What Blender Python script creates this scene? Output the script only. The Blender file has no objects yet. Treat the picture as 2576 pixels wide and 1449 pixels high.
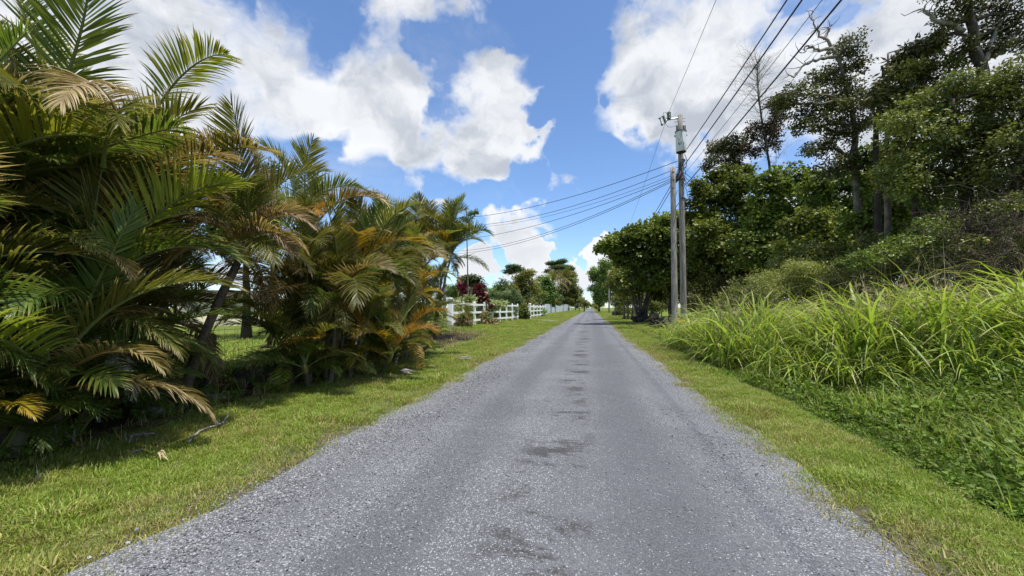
import bpy, math, random
import numpy as np
from mathutils import Vector, Matrix

random.seed(7)
R = np.random.default_rng(11)
scene = bpy.context.scene
col = scene.collection
PI = math.pi

# ------------------------------------------------------------------ camera
CAM = np.array([0.0, 0.0, 1.5])
YAW, PITCH = math.radians(11.5), math.radians(2.93)
FPX = 968.0                      # focal length measured on a 2576 px wide picture
cam_d = bpy.data.cameras.new('camera')
cam = bpy.data.objects.new('camera', cam_d)
col.objects.link(cam)
cam.location = CAM
cam.rotation_euler = (PI / 2 + PITCH, 0, YAW)
cam_d.sensor_width = 36.0
cam_d.lens = 36.0 * FPX / 2576.0
cam_d.clip_start = 0.05
cam_d.clip_end = 6000
scene.camera = cam
scene.render.resolution_x, scene.render.resolution_y = 1024, 576

_cb = np.array(Matrix.Rotation(YAW, 3, 'Z') @ Matrix.Rotation(PI / 2 + PITCH, 3, 'X'))


def at(px, py, d):
    """place at a true distance d (metres) measured off the 2576 px survey picture"""
    v = np.array([(px - 1288) / FPX, -(py - 724.5) / FPX, -1.0]) * d
    return CAM + _cb @ v


# ------------------------------------------------------------------ sun, sky, exposure
SUN_EL, SUN_AZ = math.radians(71), math.radians(125)   # azimuth clockwise from +Y (road direction): from the right, a little behind
sdir = Vector((math.sin(SUN_AZ) * math.cos(SUN_EL), math.cos(SUN_AZ) * math.cos(SUN_EL), math.sin(SUN_EL)))
sun_d = bpy.data.lights.new('sun', 'SUN')
sun_d.energy = 4.1
sun_d.angle = math.radians(0.6)
sun_d.color = (1.0, 0.955, 0.88)
sun = bpy.data.objects.new('sun', sun_d)
col.objects.link(sun)
sun.rotation_euler = (-sdir).to_track_quat('-Z', 'Y').to_euler()
sun.location = (20, -10, 60)

scene.view_settings.view_transform = 'Standard'
scene.view_settings.look = 'None'
scene.view_settings.gamma = 1
scene.view_settings.use_curve_mapping = False
scene.view_settings.exposure = 0.55

world = bpy.data.worlds.new('World')
scene.world = world
world.use_nodes = True


class NT:
    """small node-tree writer"""
    def __init__(s, nt):
        s.nt = nt
        for n in list(nt.nodes):
            nt.nodes.remove(n)

    def n(s, t, **kw):
        nd = s.nt.nodes.new(t)
        for k, v in kw.items():
            setattr(nd, k, v)
        return nd

    def link(s, a, b):
        s.nt.links.new(a, b)

    def put(s, sock, v):
        if hasattr(v, 'is_output'):
            s.link(v, sock)
        elif v is not None:
            sock.default_value = v

    def math(s, op, a, b=None, c=None, clamp=False):
        nd = s.n('ShaderNodeMath', operation=op, use_clamp=clamp)
        s.put(nd.inputs[0], a)
        s.put(nd.inputs[1], b)
        s.put(nd.inputs[2], c)
        return nd.outputs[0]

    def vmath(s, op, a, b=None, scale=None):
        nd = s.n('ShaderNodeVectorMath', operation=op)
        s.put(nd.inputs[0], a)
        s.put(nd.inputs[1], b)
        if scale is not None:
            s.put(nd.inputs['Scale'], scale)
        return nd.outputs['Value'] if op in ('DOT_PRODUCT', 'LENGTH', 'DISTANCE') else nd.outputs[0]

    def noise(s, vec, scale, detail=4, rough=0.5, dist=0.0, lac=2.0):
        nd = s.n('ShaderNodeTexNoise')
        if vec is not None:
            s.put(nd.inputs['Vector'], vec)
        nd.inputs['Scale'].default_value = scale
        nd.inputs['Detail'].default_value = detail
        nd.inputs['Roughness'].default_value = rough
        nd.inputs['Distortion'].default_value = dist
        nd.inputs['Lacunarity'].default_value = lac
        return nd.outputs['Fac']

    def remap(s, v, a, b, lo=0.0, hi=1.0, smooth=False):
        nd = s.n('ShaderNodeMapRange')
        nd.interpolation_type = 'SMOOTHSTEP' if smooth else 'LINEAR'
        s.put(nd.inputs[0], v)
        for i, x in enumerate((a, b, lo, hi)):
            s.put(nd.inputs[1 + i], x)
        return nd.outputs[0]

    def mix(s, f, a, b, mode='MIX'):
        nd = s.n('ShaderNodeMix', data_type='RGBA', blend_type=mode)
        s.put(nd.inputs[0], f)
        for sk, v in ((nd.inputs[6], a), (nd.inputs[7], b)):
            if isinstance(v, (tuple, list)) and len(v) == 3:
                v = (*v, 1)
            s.put(sk, v)
        return nd.outputs[2]

    def attr(s, name, kind='GEOMETRY'):
        nd = s.n('ShaderNodeAttribute', attribute_type=kind)
        nd.attribute_name = name
        return nd.outputs['Fac']


SKY_OFFSET = (1.92, 1.46, -6.15)


def build_sky():
    t = NT(world.node_tree)
    out = t.n('ShaderNodeOutputWorld')
    bg = t.n('ShaderNodeBackground')
    bg.inputs['Strength'].default_value = 0.125
    sky = t.n('ShaderNodeTexSky', sky_type='NISHITA')
    sky.sun_disc = False
    sky.sun_elevation = SUN_EL
    sky.sun_rotation = SUN_AZ
    sky.altitude = 50
    sky.air_density = 1.0
    sky.dust_density = 0.3
    sky.ozone_density = 3.0
    d = t.n('ShaderNodeTexCoord').outputs['Generated']
    sep = t.n('ShaderNodeSeparateXYZ')
    t.link(d, sep.inputs[0])
    z = sep.outputs[2]
    # billow coordinates on the sky sphere, a little flattened
    p = t.vmath('ADD', t.vmath('MULTIPLY', d, (1.75, 1.75, 2.5)), SKY_OFFSET)

    # where the cumulus stand in the sky: centres (bearing from the survey picture) and angular radius in degrees
    blobs = []

    def b(px, py, rpx, w=1.0):
        v = at(px, py, 1.0) - CAM
        v /= np.linalg.norm(v)
        blobs.append((v, math.atan(rpx / FPX), w))

    for a in [(60, 120, 260, .95), (300, 200, 260, .95), (160, 330, 190, .8), (480, 190, 210, 1), (690, 190, 170, 1.05), (560, 320, 150, .95),
              (820, 260, 170, 1.1), (960, 200, 150, 1.0), (1070, 110, 150, 1.15), (1060, 0, 130, 1.1), (1180, 230, 160, 1.15), (1100, 310, 140, 1.1),
              (1300, 220, 100, .95), (1250, 360, 110, 1.0), (1330, 430, 60, .7), (1010, 320, 90, .9),
              (1270, 510, 85, 1.0), (1190, 500, 55, .9), (1380, 490, 75, .85), (1330, 570, 90, .6), (1010, 430, 75, .55),
              (1320, 650, 62, .95), (1400, 655, 40, .8), (1250, 690, 50, .7), (1630, 560, 48, .95), (1560, 610, 40, .55), (1500, 640, 30, .7),
              (1620, 60, 130, .95), (1540, 190, 75, .8), (1600, 270, 110, .9), (1760, 120, 190, 1.1), (1780, 300, 130, 1.0), (1930, 200, 170, 1.1),
              (2150, 200, 190, 1.15), (2400, 160, 260, 1.1), (2010, 390, 120, .9), (2250, 420, 170, .9), (2560, 420, 240, .9), (1880, 60, 60, .7),
              (340, 620, 100, .6), (620, 640, 70, .4), (1345, 290, 75, .9), (900, 240, 150, 1.25), (760, 250, 150, 1.2), (1010, 290, 130, 1.2), (1170, 370, 110, 1.15), (1150, 130, 130, 1.1), (640, 180, 130, 1.1), (1270, 400, 90, 1.0), (1090, 240, 120, 1.25), (1200, 90, 90, 1.15), (1130, 20, 100, 1.15), (980, 160, 120, 1.1), (520, 90, 120, 1.0), (760, 130, 100, 1.0), (1000, 50, 100, 1.0), (1440, 480, 60, .8), (1190, 500, 50, .8)]:
        b(*a)
    rr = random.Random(5)
    for k in range(38):                       # the same broken cumulus field carries on round the rest of the sky
        az = math.radians(rr.uniform(75, 285)) - YAW
        el = math.radians(rr.uniform(4, 75))
        blobs.append((np.array([math.sin(az) * math.cos(el), math.cos(az) * math.cos(el), math.sin(el)]), math.radians(rr.uniform(6, 12)), 1.0))
    for k in range(7):
        az, el = rr.uniform(0, 2 * PI), math.radians(rr.uniform(62, 88))
        blobs.append((np.array([math.sin(az) * math.cos(el), math.cos(az) * math.cos(el), math.sin(el)]), math.radians(rr.uniform(6, 11)), 1.0))

    # domain warp so that blob outlines are not round
    wn = t.n('ShaderNodeTexNoise')
    t.link(d, wn.inputs['Vector'])
    wn.inputs['Scale'].default_value = 7.0
    wn.inputs['Detail'].default_value = 5
    wv = t.vmath('SUBTRACT', wn.outputs['Color'], (0.5, 0.5, 0.5))
    dw = t.vmath('ADD', d, t.vmath('SCALE', wv, scale=0.07))
    acc = None
    for v, r, w in blobs:
        dp = t.vmath('DOT_PRODUCT', dw, tuple(float(x) for x in v))
        c = math.cos(r * 1.06)
        m = t.math('MULTIPLY_ADD', dp, w / (1 - c), -c * w / (1 - c))
        acc = m if acc is None else t.math('SMOOTH_MAX', acc, m, 0.12)
    # clear blue lanes between the clouds
    for px, py, rpx, *wt in [(1385, 70, 105), (1440, 210, 55), (1455, 330, 60), (895, 50, 75, .55), (655, 0, 75, .5), (700, 480, 110), (880, 480, 70), (1420, 420, 60), (1100, 560, 90), (1560, 480, 70), (1420, 600, 40), (2050, 20, 50), (780, 560, 150)]:
        v = at(px, py, 1.0) - CAM
        v /= np.linalg.norm(v)
        c = math.cos(math.atan(rpx / FPX) * 1.55)
        m = t.math('MULTIPLY_ADD', t.vmath('DOT_PRODUCT', dw, tuple(float(x) for x in v)), (wt[0] if wt else 0.72) / (1 - c), -c * (wt[0] if wt else 0.72) / (1 - c))
        acc = t.math('SUBTRACT', acc, t.math('MAXIMUM', m, 0.0))
    mask = t.math('MINIMUM', t.math('MAXIMUM', acc, -0.6), 1.1)

    q = t.vmath('ADD', p, t.vmath('SCALE', wv, scale=0.35))
    n1 = t.noise(q, 2.6, 10, 0.56, 0.0)
    n2 = t.noise(t.vmath('ADD', q, (0.03, -0.05, 0.16)), 2.6, 6, 0.55, 0.0)     # the same field a little further up: thicker above means a shaded base
    n3 = t.noise(p, 1.1, 4, 0.5)
    f1 = t.math("MULTIPLY_ADD", n1, 2.0, -1.0)
    f1 = t.math('MULTIPLY', f1, t.remap(mask, 0.3, 1.0, 1.0, 0.6))
    dens = t.math('ADD', f1, t.math('MULTIPLY_ADD', mask, 0.95, -0.20))
    cover = t.remap(dens, -0.22, 0.62, 0.0, 1.0, smooth=True)
    thick = t.remap(t.math('ADD', mask, t.math('MULTIPLY_ADD', n3, 1.6, -0.8)), 0.15, 0.95, 0.0, 1.0, smooth=True)
    lit = t.remap(t.math('SUBTRACT', n1, n2), -0.14, 0.17, 0.0, 1.0, smooth=True)
    grey = t.math('MULTIPLY', t.math('MULTIPLY_ADD', thick, 0.75, 0.25), t.math('MULTIPLY_ADD', lit, -0.8, 1.0))
    grey = t.math('MULTIPLY', grey, t.remap(z, 0.08, 0.36, 0.3, 1.0))
    white = (5.5, 5.6, 5.75)
    shade = (2.9, 3.15, 3.6)
    ccol = t.mix(grey, white, shade)
    wisp = t.remap(t.noise(q, 0.9, 7, 0.62, 0.4), 0.50, 0.80, 0.0, 0.35, smooth=True)
    cover = t.math('MAXIMUM', cover, wisp)
    low = t.remap(z, 0.0, 0.07, 0.0, 1.0, smooth=True)
    cover = t.math('MULTIPLY', cover, t.math('MULTIPLY_ADD', low, 0.65, 0.35))
    skyc = t.mix(1.0, sky.outputs[0], (0.88, 0.99, 1.11), 'MULTIPLY')
    final = t.mix(cover, skyc, ccol)
    t.link(final, bg.inputs['Color'])
    t.link(bg.outputs[0], out.inputs[0])


build_sky()


# ------------------------------------------------------------------ object helpers
def tag(o, label=None, cat=None, group=None, kind=None):
    if label:
        o['label'] = label
    if cat:
        o['category'] = cat
    if group:
        o['group'] = group
    if kind:
        o['kind'] = kind
    return o


def empty(name, loc=(0, 0, 0), label=None, cat=None, group=None, rz=0.0):
    o = bpy.data.objects.new(name, None)
    col.objects.link(o)
    o.location = [float(x) for x in loc]
    o.rotation_euler = (0, 0, rz)
    o.empty_display_size = 0.2
    return tag(o, label, cat, group)


def link(name, me, mats=None, parent=None, loc=None):
    if mats is not None and len(me.materials) == 0:
        for m in (mats if isinstance(mats, (list, tuple)) else [mats]):
            me.materials.append(m)
    o = bpy.data.objects.new(name, me)
    col.objects.link(o)
    if parent is not None:
        o.parent = parent
    if loc is not None:
        o.location = [float(x) for x in loc]
    return o


class MB:
    """collects verts and polygons (numpy) and builds one mesh"""
    def __init__(s):
        s.v, s.f, s.mi, s.at = [], [], [], []
        s.nv = 0
        s.smooth = False

    def add(s, verts, faces, mat=0, tint=None, along=None):
        verts = np.asarray(verts, dtype=np.float64).reshape(-1, 3)
        n = len(verts)
        s.v.append(verts)
        for f in (faces if isinstance(faces, list) and len(faces) and isinstance(faces[0], np.ndarray) and faces[0].ndim == 2 else [np.asarray(faces)]):
            if len(f):
                s.f.append(np.asarray(f, dtype=np.int64) + s.nv)
                s.mi.append(np.full(len(f), mat, dtype=np.int32))
        t = np.zeros((n, 2), dtype=np.float32)
        if tint is not None:
            t[:, 0] = tint
        if along is not None:
            t[:, 1] = along
        s.at.append(t)
        s.nv += n
        return s

    def box(s, c, size, mat=0, rz=0.0, tilt=None, tint=0.5):
        x, y, z = [k / 2 for k in size]
        v = np.array([(-x, -y, -z), (x, -y, -z), (x, y, -z), (-x, y, -z), (-x, -y, z), (x, -y, z), (x, y, z), (-x, y, z)])
        m = np.eye(3)
        if tilt is not None:
            m = np.array(tilt)
        if rz:
            m = np.array(Matrix.Rotation(rz, 3, 'Z')) @ m
        v = v @ m.T + np.asarray(c)
        return s.add(v, [(0, 3, 2, 1), (4, 5, 6, 7), (0, 1, 5, 4), (1, 2, 6, 5), (2, 3, 7, 6), (3, 0, 4, 7)], mat, tint)

    def tube(s, pts, rad, n=8, mat=0, cap=True, tint=0.5, jit=0.0):
        pts = np.asarray(pts, dtype=float)
        m = len(pts)
        rad = np.broadcast_to(np.asarray(rad, dtype=float), (m,))
        tg = np.gradient(pts, axis=0)
        tg /= np.linalg.norm(tg, axis=1)[:, None] + 1e-9
        ref = np.array([0, 0, 1.0]) if abs(tg[0, 2]) < 0.9 else np.array([1.0, 0, 0])
        a = np.cross(tg[0], ref)
        a /= np.linalg.norm(a)
        ang = np.arange(n) * 2 * PI / n
        vs = []
        for i in range(m):
            a = a - tg[i] * np.dot(a, tg[i])
            a /= np.linalg.norm(a) + 1e-9
            bb = np.cross(tg[i], a)
            rj = rad[i] * (1 + (R.uniform(-jit, jit, n) if jit else 0))
            vs.append(pts[i] + (np.cos(ang) * rj)[:, None] * a + (np.sin(ang) * rj)[:, None] * bb)
        vs = np.concatenate(vs)
        i, j = np.meshgrid(np.arange(m - 1), np.arange(n), indexing='ij')
        k = (j + 1) % n
        q = np.stack([i * n + j, i * n + k, (i + 1) * n + k, (i + 1) * n + j], -1).reshape(-1, 4)
        s.add(vs, q, mat, tint, np.repeat(np.linspace(0, 1, m), n))
        if cap:
            base = s.nv - len(vs)
            s.f.append(np.array([[base + x for x in range(n - 1, -1, -1)]]))
            s.mi.append(np.array([mat], dtype=np.int32))
            s.f.append(np.array([[base + (m - 1) * n + x for x in range(n)]]))
            s.mi.append(np.array([mat], dtype=np.int32))
        return s

    def lathe(s, prof, c=(0, 0, 0), n=16, mat=0, axis=None, tint=0.5):
        """prof: list of (radius, height)"""
        pr = np.array(prof, dtype=float)
        ang = np.arange(n) * 2 * PI / n
        v = np.stack([pr[:, 0][:, None] * np.cos(ang), pr[:, 0][:, None] * np.sin(ang), np.repeat(pr[:, 1][:, None], n, 1)], -1).reshape(-1, 3)
        if axis is not None:
            v = v @ np.array(Vector(axis).to_track_quat('Z', 'Y').to_matrix()).T
        v = v + np.asarray(c)
        m = len(pr)
        i, j = np.meshgrid(np.arange(m - 1), np.arange(n), indexing='ij')
        k = (j + 1) % n
        q = np.stack([i * n + j, i * n + k, (i + 1) * n + k, (i + 1) * n + j], -1).reshape(-1, 4)
        return s.add(v, q, mat, tint)

    def mesh(s, name, smooth=False):
        me = bpy.data.meshes.new(name)
        v = np.concatenate(s.v) if s.v else np.zeros((0, 3))
        nf = sum(len(f) for f in s.f)
        loops = np.concatenate([f.ravel() for f in s.f]) if nf else np.zeros(0, int)
        cnt = np.concatenate([np.full(len(f), f.shape[1]) for f in s.f]) if nf else np.zeros(0, int)
        start = np.concatenate([[0], np.cumsum(cnt)[:-1]]) if nf else np.zeros(0, int)
        me.vertices.add(len(v))
        me.vertices.foreach_set('co', v.astype(np.float32).ravel())
        me.loops.add(len(loops))
        me.loops.foreach_set('vertex_index', loops.astype(np.int32))
        me.polygons.add(nf)
        me.polygons.foreach_set('loop_start', start.astype(np.int32))
        me.polygons.foreach_set('loop_total', cnt.astype(np.int32))
        me.polygons.foreach_set('material_index', np.concatenate(s.mi).astype(np.int32))
        me.polygons.foreach_set('use_smooth', np.full(nf, bool(smooth)))
        a = np.concatenate(s.at)
        for k, nm in enumerate(('tint', 'along')):
            at_ = me.attributes.new(nm, 'FLOAT', 'POINT')
            at_.data.foreach_set('value', np.ascontiguousarray(a[:, k]))
        me.update(calc_edges=True)
        return me

    def build(s, name, mats, parent=None, smooth=False, loc=None):
        return link(name, s.mesh(name, smooth), mats, parent, loc)


def nrm(a):
    return a / (np.linalg.norm(a, axis=-1, keepdims=True) + 1e-9)


# ------------------------------------------------------------------ materials
def newmat(name):
    m = bpy.data.materials.new(name)
    m.use_nodes = True
    t = NT(m.node_tree)
    out = t.n('ShaderNodeOutputMaterial')
    return m, t, out


def principled(t, out, color, rough=0.6, spec=0.5, bump=None, bstr=0.3, bdist=0.01, metal=0.0):
    b = t.n('ShaderNodeBsdfPrincipled')
    if isinstance(color, (tuple, list)) and len(color) == 3:
        color = (*color, 1)
    t.put(b.inputs['Base Color'], color)
    t.put(b.inputs['Roughness'], rough)
    b.inputs['Metallic'].default_value = metal
    b.inputs['Specular IOR Level'].default_value = spec
    if bump is not None:
        bn = t.n('ShaderNodeBump')
        bn.inputs['Strength'].default_value = bstr
        bn.inputs['Distance'].default_value = bdist
        t.link(bump, bn.inputs['Height'])
        t.link(bn.outputs[0], b.inputs['Normal'])
    t.link(b.outputs[0], out.inputs[0])
    return b


def leafmat(name, lo, hi, tip=None, tip_from=0.55, trans=0.35, rough=0.42, spec=0.45, obj_var=0.25, patch=None):
    """leaf: colour between lo and hi by the leaf's own tint, optional burnt tips, light passes through"""
    m, t, out = newmat(name)
    c = t.mix(t.attr('tint'), lo, hi)
    info = t.n('ShaderNodeObjectInfo')
    if patch is not None:                                   # patches of another colour over the ground (dry or lush spots)
        g = t.n('ShaderNodeObjectInfo').outputs['Location']
        f = t.remap(t.noise(g, patch[1], 4, 0.6), 0.45, 0.68, 0, patch[2], smooth=True)
        c = t.mix(f, c, patch[0])
    if tip is not None:
        f = t.remap(t.math('ADD', t.attr('along'), t.math('MULTIPLY_ADD', t.attr('tint'), 0.3, -0.15)), tip_from, 1.0, 0, 0.95, smooth=True)
        c = t.mix(f, c, tip)
    hsv = t.n('ShaderNodeHueSaturation')
    t.link(c, hsv.inputs['Color'])
    t.link(t.remap(info.outputs['Random'], 0, 1, 1 - obj_var, 1 + obj_var), hsv.inputs['Value'])
    t.link(t.remap(info.outputs['Random'], 0, 1, 0.488, 0.512), hsv.inputs['Hue'])
    c = hsv.outputs[0]
    b = t.n('ShaderNodeBsdfPrincipled')
    t.link(c, b.inputs['Base Color'])
    b.inputs['Roughness'].default_value = rough
    b.inputs['Specular IOR Level'].default_value = spec
    tr = t.n('ShaderNodeBsdfTranslucent')
    tc = t.mix(1.0, c, (1.5, 1.5, 0.9), 'MULTIPLY')
    t.link(tc, tr.inputs['Color'])
    mx = t.n('ShaderNodeMixShader')
    mx.inputs[0].default_value = trans
    t.link(b.outputs[0], mx.inputs[1])
    t.link(tr.outputs[0], mx.inputs[2])
    t.link(mx.outputs[0], out.inputs[0])
    return m


def barkmat(name, lo, hi, scale=6.0, stretch=0.25, rough=0.85):
    m, t, out = newmat(name)
    geo = t.n('ShaderNodeTexCoord').outputs['Object']
    mp = t.n('ShaderNodeMapping')
    mp.inputs['Scale'].default_value = (1, 1, stretch)
    t.link(geo, mp.inputs[0])
    n1 = t.noise(mp.outputs[0], scale, 6, 0.65)
    n2 = t.noise(geo, scale * 0.4, 3, 0.5)
    c = t.mix(t.remap(t.math('MULTIPLY_ADD', n2, 0.6, t.math('MULTIPLY', n1, 0.6)), 0.38, 0.82), lo, hi)
    principled(t, out, c, rough, 0.25, n1, 0.7, 0.03)
    return m


def plainmat(name, c, rough=0.5, spec=0.5, metal=0.0, var=0.15, scale=8.0):
    m, t, out = newmat(name)
    geo = t.n('ShaderNodeTexCoord').outputs['Object']
    n = t.noise(geo, scale, 5, 0.6)
    cc = t.mix(t.remap(n, 0.3, 0.75), tuple(x * (1 - var) for x in c), tuple(min(1, x * (1 + var)) for x in c))
    principled(t, out, cc, rough, spec, n, 0.15, 0.01, metal)
    return m


# ------------------------------------------------------------------ terrain
def sstep(a, b, x):
    t = np.clip((np.asarray(x, dtype=float) - a) / (b - a), 0, 1)
    return t * t * (3 - 2 * t)


_vt = np.random.default_rng(3).random((64, 64))


def vnoise(x, y, s=1.0, o=0):
    """smooth value noise, 0..1"""
    x = np.asarray(x, dtype=float) / s + 17.3 * o
    y = np.asarray(y, dtype=float) / s + 9.1 * o
    xi, yi = np.floor(x).astype(int), np.floor(y).astype(int)
    fx, fy = x - xi, y - yi
    fx, fy = fx * fx * (3 - 2 * fx), fy * fy * (3 - 2 * fy)
    g = lambda i, j: _vt[i % 64, j % 64]
    return (g(xi, yi) * (1 - fx) + g(xi + 1, yi) * fx) * (1 - fy) + (g(xi, yi + 1) * (1 - fx) + g(xi + 1, yi + 1) * fx) * fy


ROAD_L, ROAD_R = -2.56, 1.60


def edge_l(y):
    return ROAD_L + 0.30 * (vnoise(y, 0, 1.7, 1) - 0.5) + 0.22 * (vnoise(y, 0, 0.55, 2) - 0.5)


def edge_r(y):
    return ROAD_R + 0.30 * (vnoise(y, 5, 1.9, 3) - 0.5) + 0.22 * (vnoise(y, 5, 0.6, 4) - 0.5)


def hgt(x, y):
    x, y = np.asarray(x, dtype=float), np.asarray(y, dtype=float)
    off = sstep(0, 0.5, np.maximum(ROAD_L - x, x - ROAD_R))
    h = 0.26 * sstep(-3.6, -8.5, x) + 0.10 * sstep(-10, -30, x)
    near = 1 - sstep(15, 21, y)
    h += near * (-0.26 * sstep(2.9, 3.5, x) + 0.62 * sstep(4.0, 7.5, x)) + (1 - near) * 0.12 * sstep(2.6, 7, x)
    h += off * 0.06 * (vnoise(x, y, 1.3, 5) - 0.5) + off * 0.03 * (vnoise(x, y, 0.4, 6) - 0.5)
    return h - 0.02 * (1 - off)


def gpos(x, y):
    return np.array([x, y, float(hgt(x, y))])


def gxy(px, py):
    """where the sight line of a survey pixel meets the ground"""
    v = at(px, py, 1.0) - CAM
    k = -CAM[2] / v[2]
    for _ in range(12):
        p = CAM + v * k
        k = (float(hgt(p[0], p[1])) - CAM[2]) / v[2]
    return CAM + v * k


def build_ground():
    xs = np.unique(np.concatenate([np.linspace(-900, -60, 15), np.linspace(-60, -12, 25), np.linspace(-12, 12, 121), np.linspace(12, 60, 25), np.linspace(60, 900, 15)]))
    ys = np.unique(np.concatenate([np.linspace(-120, -4, 15), np.linspace(-4, 26, 151), np.linspace(26, 120, 60), np.linspace(120, 2600, 30)]))
    X, Y = np.meshgrid(xs, ys, indexing='ij')
    V = np.stack([X, Y, hgt(X, Y) - 0.012], -1).reshape(-1, 3)
    i, j = np.meshgrid(np.arange(len(xs) - 1), np.arange(len(ys) - 1), indexing='ij')
    n = len(ys)
    q = np.stack([i * n + j, (i + 1) * n + j, (i + 1) * n + j + 1, i * n + j + 1], -1).reshape(-1, 4)
    m, t, out = newmat('ground_turf')
    g = t.n('ShaderNodeTexCoord').outputs['Object']
    n1 = t.noise(g, 0.5, 6, 0.6)
    n2 = t.noise(g, 14.0, 5, 0.7)
    n3 = t.noise(g, 2.6, 5, 0.65)
    c = t.mix(t.remap(n2, 0.3, 0.7), (0.06, 0.085, 0.015), (0.15, 0.195, 0.035))
    c = t.mix(t.remap(n1, 0.45, 0.7, 0, .6), c, (0.19, 0.20, 0.05))
    sp = t.n('ShaderNodeSeparateXYZ')
    t.link(g, sp.inputs[0])
    litter = t.math('MULTIPLY', t.remap(t.math('ADD', sp.outputs[0], t.math('MULTIPLY', n3, 1.0)), -4.75, -5.15, 0, 1, smooth=True), t.remap(sp.outputs[0], -8.6, -7.4, 0, 1))
    litter = t.math('MULTIPLY', litter, t.remap(sp.outputs[1], 20, 24, 1, 0))
    c = t.mix(litter, c, t.mix(n2, (0.02, 0.014, 0.009), (0.085, 0.06, 0.038)))
    ex = t.math('ABSOLUTE', t.math('ADD', sp.outputs[0], 0.54))
    edge = t.remap(t.math('MULTIPLY_ADD', n3, 0.5, ex), 3.2, 2.75, 0, 1)
    c = t.mix(edge, c, t.mix(n2, (0.05, 0.045, 0.035), (0.16, 0.145, 0.11)))
    principled(t, out, c, 0.95, 0.1, n2, 0.8, 0.03)
    b = MB()
    b.add(V, q)
    tag(b.build('ground', m, smooth=True), kind='structure')


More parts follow.
